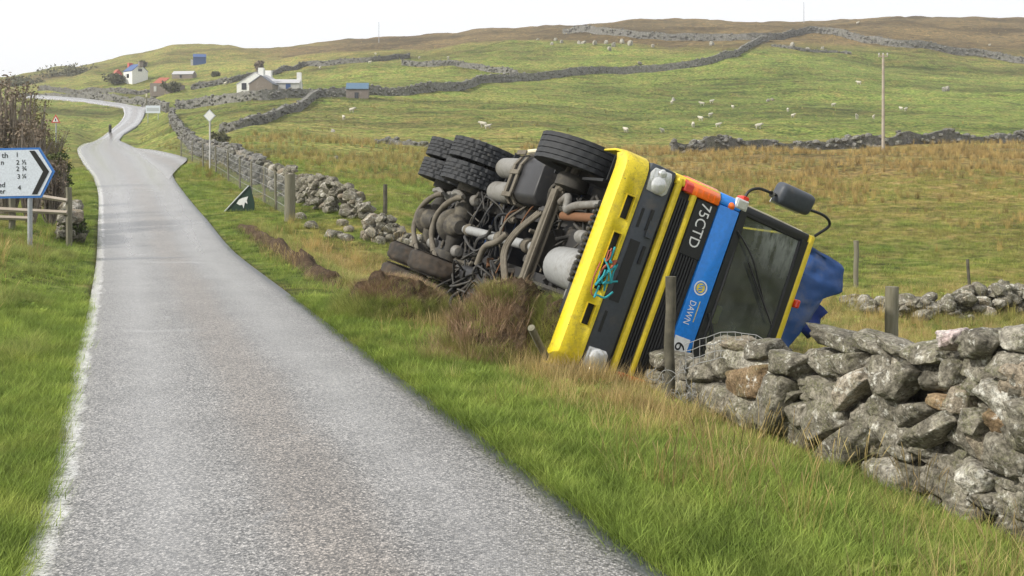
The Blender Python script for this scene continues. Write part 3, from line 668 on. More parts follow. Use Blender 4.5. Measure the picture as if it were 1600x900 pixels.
# bumper: plan path x profile, slots left open
path = []
for s_ in (-1,):
    pass
def plan():
    pts = []                                     # (x offset from face, y)
    pts += [(-.62, -1.14), (-.35, -1.145), (-.16, -1.13), (-.07, -1.09), (-.02, -1.02), (0, -.93)]
    pts += [(0, y) for y in (-.70, -.46, -.31, -.1, .1, .28, .43, .64)]
    pts += [(0, .93), (-.02, 1.02), (-.07, 1.09), (-.16, 1.13), (-.35, 1.145), (-.62, 1.14)]
    return pts
prof = [(-.20, .415), (-.07, .42), (-.015, .445), (0, .49), (0, .555), (0, .655), (-.004, .695), (-.05, .705)]
pl = plan(); mb = MB(); vs = []
for dx, y in pl:
    k = min(1, max(0, (abs(y)-.93)/.2))
    for px_, z in prof: vs.append((1.345+dx+px_*(1 if dx > -.1 else .0), y*(1+px_*.12) if dx <= -.1 else y, z))
m_ = len(prof); fs = []
for i in range(len(pl)-1):
    for j in range(m_-1):
        y0, y1 = pl[i][1], pl[i+1][1]
        if j == 4 and pl[i][0] == 0 and pl[i+1][0] == 0 and any(a-1e-6 <= min(y0, y1) and max(y0, y1) <= b+1e-6 for a, b in ((-.70, -.46), (-.31, .28), (.43, .64))): continue
        fs.append((i*m_+j, i*m_+j+1, (i+1)*m_+j+1, (i+1)*m_+j))
mb.add(vs, fs); bmp = mb.build('bumper', MT['bumper_yellow'], LR, smooth=40)
so_ = bmp.modifiers.new('thickness', 'SOLIDIFY'); so_.thickness = .025; so_.offset = -1
MB().span((1.20, -1.05, .46), (1.29, 1.05, .69)).build('bumper_beam', MT['black'], LR)
for a, b in ((-.70, -.46), (-.31, .28), (.43, .64)):                      # lips round the openings
    mb = MB(); mb.span((1.30, a, .552), (1.35, b, .560)); mb.span((1.30, a, .650), (1.35, b, .658)); mb.span((1.30, a-.008, .552), (1.35, a, .658)); mb.span((1.30, b, .552), (1.35, b+.008, .658))
    mb.build('slot_lip', MT['yellow'], LR)
# lower grey panel with lamps
MB().prism([(1.05, .70), (1.315, .71), (1.325, .80), (1.30, 1.015), (1.05, 1.02)], -1.10, 1.10).build('lamp_panel', MT['grey'], LR, smooth=30, bevel=.02, seg=2)
for a, b, z0, z1 in ((-.31, .33, .765, .875), (-.64, -.44, .77, .80), (-.66, -.44, .875, .91), (-.29, -.10, .925, .955), (.44, .66, .77, .80)):
    MB().span((1.31, a, z0), (1.3275, b, z1)).build('air_slot', MT['black'], LR)
MB().span((1.322, -.55, .90), (1.334, -.38, .98)).build('lamp_panel_plate', MT['grey'], LR)
for sy in (-1, 1):
    bowl = MB(); bowl.prism([(y*sy, z) for y, z in ((.82, .735), (1.00, .725), (1.065, .76), (1.07, .95), (1.0, .975), (.85, .965), (.815, .93))], 1.29, 1.335, (1, 2, 0))
    hl = bowl.build('headlight', MT['lens'], LR, smooth=30, bevel=.012, seg=2)
    MB().lathe([(.001, .030), (.06, .026), (.085, .012), (.092, 0)], 20, 0, (1.33, sy*.905, .85)).build('reflector', MT['lens'], hl, smooth=50)
    MB().lathe([(.001, .022), (.035, .018), (.046, 0)], 16, 0, (1.33, sy*1.03, .85)).build('bulb_cover', MT['lens'], hl, smooth=50)
    for k in range(5): MB().span((1.334, sy*.835, .755+k*.045), (1.339, sy*1.05, .762+k*.045)).build('lens_rib', MT['lens'], hl)
# grille
MB().prism([(1.0, 1.0), (1.27, 1.03), (1.29, 1.575), (1.0, 1.58)], -1.06, 1.10).build('grille_backing', MT['black'], LR)
for k in range(13):
    z = 1.135+k*.033
    if abs(z-1.28) < .04: continue
    MB().box((1.298, .06, z), (.022, 1.90, .016), (0, .25, 0)).build('grille_slat', MT['black'], LR)
for z, a, b in ((1.075, -1.07, 1.10), (1.275, -.985, 1.05)):
    MB().prism([(1.27, z-.034), (1.325, z-.03), (1.332, z), (1.325, z+.03), (1.27, z+.034)], a, b).build('grille_bar', MT['yellow'], LR, bevel=.006)
MB().span((1.285, -.95, 1.325), (1.316, -.36, 1.572)).build('badge_panel', MT['black'], LR, bevel=.006)
def front_text(body, wd, hg, y, z, x, mat, name):
    me = text_mesh(body, 1., .001); c = np.zeros(len(me.vertices)*3); me.vertices.foreach_get('co', c); c = c.reshape(-1, 3); lo, hi = c.min(0), c.max(0)
    c[:, :2] = (c[:, :2]-(lo+hi)[:2]/2)/(hi-lo)[:2]*np.array((wd, hg)); me.vertices.foreach_set('co', c.ravel().astype(np.float32)); me.update()
    o = link(name, me, LR, mat); o.matrix_local = Matrix(((0, 0, 1, x), (1, 0, 0, y), (0, 1, 0, z), (0, 0, 0, 1))); return o
front_text('75CTD', .46, .12, -.695, 1.445, 1.319, MT['white'], 'model_lettering')
# corners
for sy in (-1, 1):
    cp = MB(); cp.prism([(.62, sy*1.125), (1.16, sy*1.125), (1.27, sy*1.105), (1.318, sy*1.03), (1.318, sy*1.0), (.62, sy*1.0)], 1.03, 1.575, (0, 1, 2))
    c_ = cp.build('corner_panel', MT['yellow'], LR, smooth=30, bevel=.012, seg=2)
    ip = MB(); ip.prism([(1.20, sy*1.135), (1.262, sy*1.105), (1.331, sy*1.045), (1.334, sy*.955), (1.20, sy*.955)], 1.165, 1.565, (0, 1, 2))
    i_ = ip.build('indicator', MT['orange'], LR, smooth=30, bevel=.012, seg=2)
    MB().prism([(1.21, sy*1.128), (1.266, sy*1.10), (1.336, sy*1.042), (1.338, sy*.96), (1.21, sy*.96)], 1.13, 1.235, (0, 1, 2)).build('indicator_end', MT['red'], i_, bevel=.008)
    for k in range(4): MB().span((1.332, sy*.96, 1.28+k*.07), (1.3375, sy*1.04, 1.286+k*.07)).build('lens_rib', MT['orange'], i_)
# blue band
MB().prism([(1.0, 1.58), (1.308, 1.585), (1.318, 1.70), (1.308, 1.835), (1.0, 1.84)], -.985, 1.0).build('blue_panel', MT['blue'], LR, smooth=30, bevel=.012, seg=2)
for sy in (-1, 1):
    MB().prism([(.45, sy*1.125), (1.16, sy*1.125), (1.262, sy*1.11), (1.305, sy*1.05), (1.309, sy*.99), (.45, sy*.99)], 1.582, 1.838, (0, 1, 2)).build('blue_corner_panel', MT['blue'], LR, smooth=30, bevel=.014, seg=2)
    fl = MB().box((1.285, sy*1.07, 1.83), (.05, .115, .15)).build('corner_lamp', MT['lens'], LR, bevel=.012, seg=2)
    MB().box((1.30, sy*1.07, 1.83), (.03, .09, .115)).build('lamp_glass', MT['lens'], fl, bevel=.006)
    MB().lathe([(.001, .02), (.03, .015), (.042, 0)], 16, 0, (1.305, sy*1.01, 1.72)).build('round_marker', MT['orange'], LR, smooth=50)
    MB().box((1.20, sy*1.145, 1.88), (.13, .06, .085)).build('side_marker', MT['red'], LR, bevel=.012)
def ring_mb(r0, r1, c, n=24):
    mb = MB(); mb.lathe([(r0, 0), (r1, 0), (r1, .003), (r0, .003), (r0, 0)], n, 0, c); return mb
em = MB().lathe([(.001, .002), (.05, .002), (.05, 0)], 20, 0, (1.3175, -.11, 1.69)).build('emblem', MT['badge_yellow'], LR)
ring_mb(.062, .076, (1.318, -.11, 1.69)).build('emblem_ring', MT['white'], em)
for k in range(3): MB().box((1.3205, -.11+(k-1)*.026, 1.69), (.003, .011, .05), (.5, 0, 0)).build('emblem_stroke', MT['blue'], em)
front_text('DAWN', .24, .072, .16, 1.665, 1.319, MT['white'], 'company_lettering')
MB().span((1.3165, .02, 1.735), (1.319, .24, 1.742)).build('lettering_underline', MT['badge_yellow'], LR)
MB().span((1.316, .42, 1.60), (1.319, .62, 1.78)).build('number_plate', MT['white'], LR)
front_text('6', .085, .12, .52, 1.69, 1.321, MT['black'], 'plate_number')
# cab shell: floor, back, roof, pillars, doors, leaving the windscreen open
MB().span((-.62, -1.08, 1.02), (1.0, 1.08, 1.10)).build('cab_floor', MT['frame'], LR)
MB().span((-.66, -1.09, 1.02), (-.58, 1.09, 2.84)).build('cab_back', MT['cab_dark'], LR, bevel=.02)
MB().prism([(-.66, 2.82), (1.06, 2.80), (1.20, 2.775), (1.235, 2.81), (1.20, 2.875), (1.02, 2.905), (-.5, 2.93), (-.66, 2.88)], -1.085, 1.085).build('roof_panel', MT['yellow'], LR, smooth=35, bevel=.02, seg=2)
MB().prism([(1.214, 2.70), (1.245, 2.70), (1.225, 2.79), (1.194, 2.79)], -1.0, 1.0).build('windscreen_header', MT['cab_dark'], LR)
MB().prism([(1.24, 1.845), (1.308, 1.845), (1.30, 1.93), (1.24, 1.93)], -1.02, 1.02).build('windscreen_sill', MT['cab_dark'], LR)
MB().box((1.21, .34, 2.90), (.09, .09, .05)).build('roof_marker', MT['red'], LR, bevel=.012)
MB().box((1.21, -.34, 2.90), (.09, .09, .05)).build('roof_marker', MT['red'], LR, bevel=.012)
for sy in (-1, 1):
    MB().prism([(1.16, 1.84), (1.295, 1.84), (1.215, 2.79), (1.09, 2.81)], sy*.985, sy*1.085).build('pillar', MT['cab_dark'], LR, smooth=30, bevel=.02, seg=2)
    MB().tube([(1.262, sy*1.083, 1.86), (1.225, sy*1.085, 2.3), (1.175, sy*1.08, 2.70), (1.14, sy*1.03, 2.83)], .016, 6).build('pillar_highlight', MT['cream'], LR)  # cream tube stands in for the highlight along the pillar edge
    dr = MB().prism([(-.45, 1.10), (.95, 1.10), (1.14, 1.50), (1.14, 1.84), (-.45, 1.84)], sy*1.05, sy*1.112).build('door', MT['yellow'], LR, bevel=.01)
    MB().span((-.3, sy*1.112, 1.66), (-.1, sy*1.135, 1.70)).build('handle', MT['black'], dr, bevel=.006)
    MB().prism([(-.42, 1.86), (1.08, 1.86), (1.02, 2.72), (-.42, 2.74)], sy*1.06, sy*1.075).build('side_window', MT['glass'], LR)
    MB().span((-.60, sy*1.02, 1.1), (-.45, sy*1.10, 2.83)).build('rear_pillar', MT['cab_dark'], LR, bevel=.015)
ws = MB(); vs = []
NY, NZ = 13, 7
for j in range(NZ):
    for i in range(NY):
        u = i/(NY-1)*2-1; z = 1.925+(2.705-1.925)*j/(NZ-1); x = 1.285-.075*(j/(NZ-1))-.035*u*u+.02
        vs.append((x, u*.995, z))
ws.add(vs, [(j*NY+i, j*NY+i+1, (j+1)*NY+i+1, (j+1)*NY+i) for j in range(NZ-1) for i in range(NY-1)])
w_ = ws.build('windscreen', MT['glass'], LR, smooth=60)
gk = MB()
for a, b in (((1.277, -.995, 1.925), (1.20, -.995, 2.70)), ((1.277, .995, 1.925), (1.20, .995, 2.70))): gk.tube([a, b], .018, 6)
gk.tube([(1.30-.035*(u*u), u*.995, 1.93) for u in np.linspace(-1, 1, 9)], .018, 6); gk.tube([(1.232-.035*(u*u), u*.995, 2.70) for u in np.linspace(-1, 1, 9)], .018, 6)
gk.build('windscreen_seal', MT['black'], LR)
for pts in ([(1.315, -.80, 1.88), (1.322, -.62, 2.12), (1.305, -.42, 2.30), (1.285, -.15, 2.52)], [(1.315, .1, 1.88), (1.322, .28, 2.0), (1.318, .5, 2.1), (1.31, .8, 2.2)]):
    wp = MB().tube(bez(pts, 6), .011, 6).build('wiper', MT['black'], LR)
    MB().tube([Vector(pts[2])+Vector((.008, -.12, -.18)), Vector(pts[3])+Vector((.008, .12, .12))], .012, 5).build('wiper_blade', MT['black'], wp)
# cab interior
MB().span((-.56, -1.04, 2.74), (1.185, 1.04, 2.795)).build('roof_lining', MT['seat'], LR)
MB().span((-.575, -1.04, 1.10), (-.545, 1.04, 2.74)).build('rear_lining', MT['seat'], LR)
MB().prism([(.85, 1.2), (1.24, 1.2), (1.24, 1.86), (1.05, 1.92), (.85, 1.8)], -.97, .97).build('dashboard', MT['black'], LR, bevel=.02)
for y in (-.55, .55):
    st = MB().span((-.15, y-.26, 1.15), (.42, y+.26, 1.62)).build('seat', MT['seat'], LR, bevel=.05, seg=2)
    MB().box((-.18, y, 2.02), (.16, .5, .95), (0, -.12, 0)).build('backrest', MT['seat'], st, bevel=.05, seg=2)
sw = MB(); sw.tube([(.74+.11*math.cos(a), -.55+.23*math.sin(a), 1.93-.19*math.cos(a)) for a in np.linspace(0, 2*math.pi, 25)], .018, 6, False); sw.build('steering_wheel', MT['black'], LR)
MB().span((1.12, -.02, 1.945), (1.19, .17, 2.10)).build('folded_vest', MT['hivis'], LR, bevel=.02)
MB().span((1.12, -.42, 1.93), (1.20, -.06, 2.02)).build('paper_strip', MT['seat'], LR, bevel=.01)
MB().prism([(1.0, 2.60), (1.17, 2.52), (1.18, 2.535), (1.0, 2.62)], -.9, .9).build('sun_visor', MT['seat'], LR)
# mirror on the upper side
arm = MB(); arm.tube(bez([(1.22, -1.12, 1.88), (1.23, -1.24, 1.90), (1.24, -1.305, 1.98), (1.24, -1.32, 2.08), (1.25, -1.32, 2.25), (1.25, -1.32, 2.6), (1.24, -1.33, 2.86), (1.21, -1.26, 2.98), (1.15, -1.10, 2.89)], 5), .016, 7)
ma = arm.build('mirror_arm', MT['black'], LR, smooth=50)
MB().box((1.235, -1.365, 2.43), (.20, .23, .44), (0, 0, .25)).build('mirror_housing', MT['grey'], LR, smooth=40, bevel=.06, seg=3)
MB().box((1.15, -1.345, 2.43), (.012, .19, .38), (0, 0, .25)).build('mirror_glass', MT['lens'], LR)
MB().lathe([(.001, .04), (.03, .03), (.035, 0)], 10, 2, (1.26, -1.31, 2.14)).build('mirror_clamp', MT['steel'], LR)
# wheels
def tyre_mesh(r=.505, wd=.30, n=96, lug=True):
    # shoulder, sidewall and tread ribs parted by grooves; lugs cut across each rib
    mb = MB(); hw = wd/2; pr = [(.30, -.80, 0), (.36, -.98, 0), (.43, -1.0, 0), (.475, -.985, 0)]
    ribs = [(-.95, -.60), (-.50, -.20), (-.10, .10), (.20, .50), (.60, .95)] if lug else [(-.95, -.66), (-.60, -.26), (-.20, .20), (.26, .60), (.66, .95)]
    for k, (a, b) in enumerate(ribs):
        if k: pr += [(r-.022, ribs[k-1][1]+.015, 0), (r-.022, a-.015, 0)]
        pr += [(r, a, k+1), (r, b, k+1)]
    pr += [(a, -b, 0) for a, b, _ in ((.475, -.985, 0), (.43, -1., 0), (.36, -.98, 0), (.30, -.80, 0))]
    vs = []
    for rad, t, k in pr:
        for q in range(n):
            rr_ = rad
            if k:
                if lug and ((k in (1, 5) and (q+k) % 6 in (0, 1)) or (k in (2, 3, 4) and (q+2*k) % 4 == 0)): rr_ = r-.018
                if not lug and (q+k) % 4 == 0: rr_ = r-.008
            a = 2*math.pi*q/n; vs.append((rr_*math.cos(a), t*hw, rr_*math.sin(a)))
    m = len(pr); mb.add(vs, [(i*n+k, i*n+(k+1) % n, (i+1)*n+(k+1) % n, (i+1)*n+k) for i in range(m-1) for k in range(n)])
    return mb.mesh('tyre', smooth=25)
TY_ME = tyre_mesh(); TY_ME.materials.append(MT['rubber'])
TY_FRONT = tyre_mesh(lug=False, wd=.315); TY_FRONT.materials.append(MT['rubber'])
TY_MUD = MB().lathe([(.30, -.12), (.36, -.147), (.43, -.152), (.475, -.150)]+[(.506-.10*abs(t)**6, t*.148) for t in np.linspace(-.95, .95, 12)]+[(.475, .150), (.43, .152), (.36, .147), (.30, .12)], 110, 1).mesh('tyre', smooth=60); TY_MUD.materials.append(MT['mudrubber'])
for v in TY_MUD.vertices:
    k = 1+.045*mnoise.noise(v.co*4)+.035*mnoise.noise(v.co*12)+.02*mnoise.noise(v.co*28); v.co.x *= k; v.co.z *= k
rim = MB().lathe([(.30, -.12), (.285, -.13), (.27, -.06), (.22, .02), (.13, .05), (.12, -.10), (.001, -.11)], 28, 1)
RIM_ME = rim.mesh('rim', smooth=35); RIM_ME.materials.append(MT['cast'])
rim2 = MB().lathe([(.30, .12), (.285, .13), (.27, .06), (.24, .02), (.001, .02)], 28, 1); RIM2 = rim2.mesh('rim', smooth=35); RIM2.materials.append(MT['cast'])
def wheel(x, y, z, mud=False, flip=1):
    # the tyre is the wheel's own mesh; its rim pieces are sub-parts
    o = link('wheel', TY_MUD if mud else (TY_FRONT if x == 0 else TY_ME), LR); o.location = (x, y, z); o.rotation_euler = (0, random.uniform(0, 1), 0)
    for m_ in (RIM_ME, RIM2): c = link('rim', m_, o); c.scale = (1, flip, 1)
    return o
for x, mud in ((0, False), (-3.58, True), (-4.93, True)):
    wheel(x, -1.03, .5, False, 1)
    wheel(x, 1.03, .5, True, -1)
    if x < -1: wheel(x, -.69, .5, False, 1); wheel(x, .69, .5, mud, -1)
# mudguard over the steering wheel
def arc(y0, y1, r, a0, a1, cx, cz, n=14, th=.02):
    mb = MB(); vs = []
    for i in range(n+1):
        a = a0+(a1-a0)*i/n
        for q, y in ((r, y0), (r, y1), (r+th, y1), (r+th, y0)): vs.append((cx+q*math.cos(a), y, cz+q*math.sin(a)))
    mb.add(vs, [(i*4+k, i*4+(k+1) % 4, i*4+4+(k+1) % 4, i*4+4+k) for i in range(n) for k in range(4)]+[(0, 1, 2, 3), tuple(n*4+k for k in range(4))]); return mb
for sy in (-1, 1):
    arc(sy*.85, sy*1.17, .60, .15, math.pi*1.02, 0, .52).build('mudguard', MT['black'], LR, smooth=40)
    arc(sy*.52, sy*1.19, .60, .35, math.pi-.35, -3.58, .52).build('mudguard', MT['black'], LR, smooth=40)
    arc(sy*.52, sy*1.19, .60, .35, math.pi-.35, -4.93, .52).build('mudguard', MT['black'], LR, smooth=40)
# chassis
for sy in (-1, 1):
    rl = MB(); rl.span((-6.2, sy*.37, .80), (1.05, sy*.43, 1.08)); rl.span((-6.2, sy*.30, .80), (1.05, sy*.37, .815)); rl.span((-6.2, sy*.30, 1.065), (1.05, sy*.37, 1.08))
    rl.build('chassis_rail', MT['frame'], LR)
for x in (-6.15, -5.6, -4.25, -2.9, -2.1, -1.3, -.6): MB().span((x-.04, -.37, .84), (x+.04, .37, 1.04)).build('cross_member', MT['frame'], LR)
fa = MB(); fa.tube(bez([(-.02, -.92, .50), (-.02, -.75, .48), (-.02, -.55, .37), (-.02, 0, .345), (-.02, .55, .37), (-.02, .75, .48), (-.02, .92, .50)], 5), .052, 8)
fa.tube(bez([(-.16, -.92, .46), (-.17, -.5, .40), (-.17, .5, .40), (-.16, .92, .46)], 5), .022, 6)
fa.span((-.10, -.62, .33), (.06, .62, .352)); fa.span((-.10, -.62, .405), (.06, .62, .425))
fa.build('front_axle', MT['dust'], LR, smooth=40)
for sy in (-1, 1):
    sp = MB(); 
    for k in range(3): sp.tube(bez([(-.78+.1*k, sy*.44, .66), (-.3, sy*.44, .53-.03*k), (.25, sy*.44, .53-.03*k), (.85-.1*k, sy*.44, .68)], 5), .034, 4)
    sp.build('leaf_spring', MT['cast'], LR)
    for x in (-3.58, -4.93):
        sp = MB()
        for k in range(3): sp.tube([(x-.62+.1*k, sy*.50, .66-.02*k), (x, sy*.50, .58-.03*k), (x+.62-.1*k, sy*.50, .66-.02*k)], .036, 4)
        sp.build('leaf_spring', MT['cast'], LR)
        MB().box((x, sy*.50, .45), (.22, .14, .16)).build('spring_seat', MT['cast'], LR, bevel=.02)
    MB().lathe([(.001, -.02), (.16, -.02), (.19, .02), (.19, .13), (.10, .16), (.001, .16)], 24, 1, (0, sy*.74-.07, .5)).build('brake_drum', MT['cast'], LR, smooth=40)
    for x in (-3.58, -4.93):
        MB().lathe([(.001, -.05), (.20, -.05), (.215, 0), (.215, .10), (.001, .12)], 24, 1, (x, sy*.52-.04, .5)).build('brake_drum', MT['cast'], LR, smooth=40)
        MB().lathe([(.001, -.10), (.06, -.09), (.085, -.05), (.085, .05), (.06, .09), (.001, .10)], 16, 0, (x+.30, sy*.38, .52)).build('brake_chamber', MT['steel'], LR, smooth=40)
for x in (-3.58, -4.93):
    ax = MB(); ax.tube([(x, -.95, .5), (x, -.35, .5), (x, -.2, .5), (x, .2, .5), (x, .35, .5), (x, .95, .5)], [.075, .085, .15, .15, .085, .075], 12)
    a_ = ax.build('rear_axle', MT['cast'], LR, smooth=40)
    MB().lathe([(.001, -.20), (.14, -.20), (.16, -.18), (.235, -.15), (.25, -.12), (.25, -.02), (.235, .0), (.19, .02), (.15, .14), (.10, .20), (.10, .30), (.001, .31)], 24, 0, (x+.02, .05, .45)).build('differential', MT['cast'], LR, smooth=40)
    for k in range(10):
        a = k*math.pi/5; MB().lathe([(.001, .012), (.014, .012), (.014, -.012)], 6, 0, (x-.16, .05+.20*math.cos(a), .45+.20*math.sin(a))).build('bolt', MT['dust'], LR)
MB().tube([(-3.3, .05, .52), (-.4, .04, .57)], .062, 12).build('propshaft', MT['alloy'], LR, smooth=40)
for x in (-3.12, -1.75, -.72): MB().lathe([(.001, -.06), (.09, -.06), (.095, 0), (.075, .06), (.001, .06)], 14, 0, (x, .045, .545)).build('universal_joint', MT['dust'], LR, smooth=30)
MB().tube([(-4.7, .05, .50), (-3.85, .05, .50)], .05, 12).build('propshaft', MT['alloy'], LR, smooth=40)
# curved torque arms seen from below at the bogie
for x, s in ((-3.62, 1.), (-4.72, 1.02)):
    for y0 in (0,):
        MB().tube(bez([(x+.28, -.36, .34), (x+.10, -.30, .28), (x-.20, -.12, .235), (x-.30, .08, .23), (x-.22, .30, .25), (x+.02, .50, .30)], 6), [.036+.010*abs(math.sin(i*.5)) for i in range(31)], 8).build('torque_arm', MT['dust'], LR, smooth=50)
    MB().tube(bez([(x+.05, .50, .30), (x+.3, .60, .30), (x+.5, .72, .36)], 5), .035, 7).build('track_rod', MT['dust'], LR, smooth=50)
    MB().tube(bez([(x+.28, -.36, .34), (x+.0, -.42, .34), (x-.32, -.40, .36), (x-.55, -.45, .44)], 5), .04, 7).build('track_rod', MT['steel'], LR, smooth=50)
MB().tube(bez([(-1.35, -.02, .46), (-1.45, .12, .40), (-1.75, .22, .38), (-1.85, .46, .40)], 6), .042, 8).build('steering_rod', MT['dust'], LR, smooth=50)
# engine, gearbox, sump
eng = MB(); eng.span((-.1, -.30, .62), (1.0, .30, 1.0)); eng.build('engine_block', MT['frame'], LR, bevel=.04, seg=2)
MB().lathe([(.001, -.02), (.17, -.02), (.215, .06), (.225, .4), (.235, .78), (.22, .84), (.001, .86)], 26, 0, (.18, .16, .62)).build('sump', MT['alloy'], LR, smooth=40)
MB().box((.86, .40, .60), (.32, .30, .10)).build('sump_flange', MT['steel'], LR, bevel=.03)
MB().lathe([(.001, -.30), (.12, -.30), (.17, -.18), (.20, .05), (.26, .22), (.26, .30), (.001, .30)], 22, 0, (-.35, .02, .66)).build('gearbox', MT['cast'], LR, smooth=35)
MB().tube([(.15, -.36, .47), (.95, -.40, .50)], .05, 10).build('exhaust_pipe', MT['rust'], LR, smooth=50)
MB().tube(bez([(.08, -.50, .42), (.28, -.56, .40), (.36, -.42, .40), (.52, -.48, .42), (.95, -.55, .50)], 5), .045, 8).build('drag_link', MT['steel'], LR, smooth=50)
MB().lathe([(.001, -.08), (.07, -.08), (.075, 0), (.06, .09), (.001, .10)], 14, 0, (.80, -.18, .50)).build('filter_can', MT['steel'], LR, smooth=40)
MB().span((.35, -.60, .60), (.95, -.36, .86)).build('steering_box', MT['cast'], LR, bevel=.04, seg=2)
MB().span((.30, .36, .62), (.85, .58, .90)).build('air_cleaner', MT['frame'], LR, bevel=.04, seg=2)
MB().box((.62, -.80, .66), (.55, .03, .42)).build('splash_guard', MT['black'], LR)
rd = MB(); rd.span((1.06, -.52, .42), (1.16, .62, 1.0)); rd.build('radiator', MT['black'], LR)
for y in np.arange(-.50, .30, .06): MB().lathe([(.001, -.022), (.022, -.018), (.027, 0), (.022, .018), (.001, .022)], 8, 1, (1.10, y, .395)).build('mesh_rib', MT['hose'], LR)
# fuel tank, straps, air reservoirs on the upper side
MB().prism([(-.98, .44), (-.96, .40), (-.90, .38)] and [(-1.12, .45), (-1.06, .40), (-.80, .40)] and [(y, z) for y, z in ((-1.10, .60), (-1.10, .92), (-1.02, 1.0), (-.50, 1.0), (-.44, .92), (-.44, .50), (-.52, .41), (-.90, .41), (-1.02, .46))], -1.92, -.82, (1, 2, 0)).build('fuel_tank', MT['tank'], LR, smooth=40, bevel=.03, seg=2)
for x in (-1.78, -1.56):
    b = MB(); P_ = [(x, -1.125, .9), (x, -1.125, .59), (x, -1.03, .44), (x, -.90, .385), (x, -.51, .385), (x, -.42, .49), (x, -.42, .93)]
    for p, q in zip(P_[:-1], P_[1:]):
        p, q = Vector(p), Vector(q); d = q-p; ang = math.atan2(d.z, d.y); b.box((p+q)/2, (.085, d.length+.02, .022), (ang, 0, 0))
    b.build('tank_strap', MT['dust'], LR)
for y in (-1.06, -.80, -.50):
    MB().span((-1.83, y-.03, .36), (-1.50, y+.03, .385)).build('strap_bracket', MT['dust'], LR, bevel=.005)
for y, z in ((-.90, .56), (-.56, .56)):
    MB().lathe([(.001, -.40), (.07, -.385), (.125, -.34), (.14, -.28), (.14, .28), (.125, .34), (.07, .385), (.001, .40)], 22, 0, (-2.38, y, z)).build('air_reservoir', MT['steel'], LR, smooth=50)
MB().lathe([(.001, -.25), (.11, -.24), (.12, -.2), (.12, .2), (.11, .24), (.001, .25)], 18, 0, (-2.5, .62, .60)).build('air_reservoir', MT['tank'], LR, smooth=50)
MB().span((-2.75, -1.05, .72), (-1.95, -.44, .76)).build('reservoir_bracket', MT['frame'], LR)
MB().tube([(-2.1, -1.16, .60), (-1.05, -1.20, .60)], .03, 8).build('side_guard_rail', MT['cream'], LR)
MB().span((-2.3, .55, .55), (-1.0, 1.05, 1.0)).build('battery_box', MT['tank'], LR, bevel=.03)
# hoses
rh = random.Random(11)
for k in range(16):
    x0 = rh.uniform(-3.0, -1.2); y0 = rh.uniform(.25, .75); pts = [(x0, y0, rh.uniform(.40, .6))]
    for j in range(4): pts.append((pts[-1][0]+rh.uniform(-.35, .35), pts[-1][1]+rh.uniform(-.15, .30), rh.uniform(.30, .60)))
    MB().tube(bez(pts, 5), rh.choice((.014, .018, .024)), 6).build('hose', MT['hose'], LR, smooth=60)
for k in range(10):
    x0 = rh.uniform(-4.6, -2.8); pts = [(x0, rh.uniform(-.6, -.3), .5)]
    for j in range(4): pts.append((pts[-1][0]+rh.uniform(-.1, .45), pts[-1][1]+rh.uniform(.0, .30), rh.uniform(.38, .66)))
    MB().tube(bez(pts, 5), rh.choice((.012, .016)), 6).build('hose', MT['hose'], LR, smooth=60)
for off in (0, .07, .13):
    MB().tube(bez([(-.30-off, -.35, .40), (-.72-off, -.05, .36), (-.85-off, .22, .36), (-.62-off, .55, .42)], 7), .022, 7).build('air_hose', MT['dust'], LR, smooth=60)
for k in range(12):
    x0 = rh.uniform(.0, .9); pts = [(x0, rh.uniform(-.8, -.3), rh.uniform(.5, .7))]
    for j in range(3): pts.append((pts[-1][0]+rh.uniform(-.2, .25), pts[-1][1]+rh.uniform(.05, .30), rh.uniform(.45, .7)))
    MB().tube(bez(pts, 5), rh.choice((.010, .014, .02)), 6).build('hose', MT['hose'], LR, smooth=60)
for k in range(70):                               # brackets, valves, unions and clips along the frame
    x0 = rh.uniform(-5.3, .8); y0 = rh.choice((-1, 1))*rh.uniform(.25, .62) if rh.random() < .6 else rh.uniform(-.9, .9); z0 = rh.uniform(.50, .80); q = rh.uniform(.04, .10)
    if rh.random() < .55: MB().box((x0, y0, z0), (q*rh.uniform(.6, 2.2), q*rh.uniform(.6, 1.6), q), (rh.uniform(-.6, .6), rh.uniform(-.6, .6), rh.uniform(-.8, .8))).build('bracket', MT[rh.choice(('cast', 'frame', 'dust', 'rust', 'black'))], LR, bevel=.008)
    else: MB().lathe([(.001, -q), (q*.5, -q), (q*.55, q*.3), (q*.35, q*.5), (q*.35, q), (.001, q)], 12, rh.choice((0, 1, 2)), (x0, y0, z0)).build('valve', MT[rh.choice(('cast', 'dust', 'steel'))], LR, smooth=40)
for k in range(14):
    x0 = rh.uniform(-5.0, .3); pts = [(x0, rh.uniform(-.9, -.5), rh.uniform(.5, .7))]
    for j in range(4): pts.append((pts[-1][0]+rh.uniform(-.2, .2), pts[-1][1]+rh.uniform(.1, .45), rh.uniform(.45, .72)))
    MB().tube(bez(pts, 5), rh.choice((.010, .014, .02)), 6).build('pipe', MT[rh.choice(('hose', 'dust', 'cast', 'black', 'rust'))], LR, smooth=60)
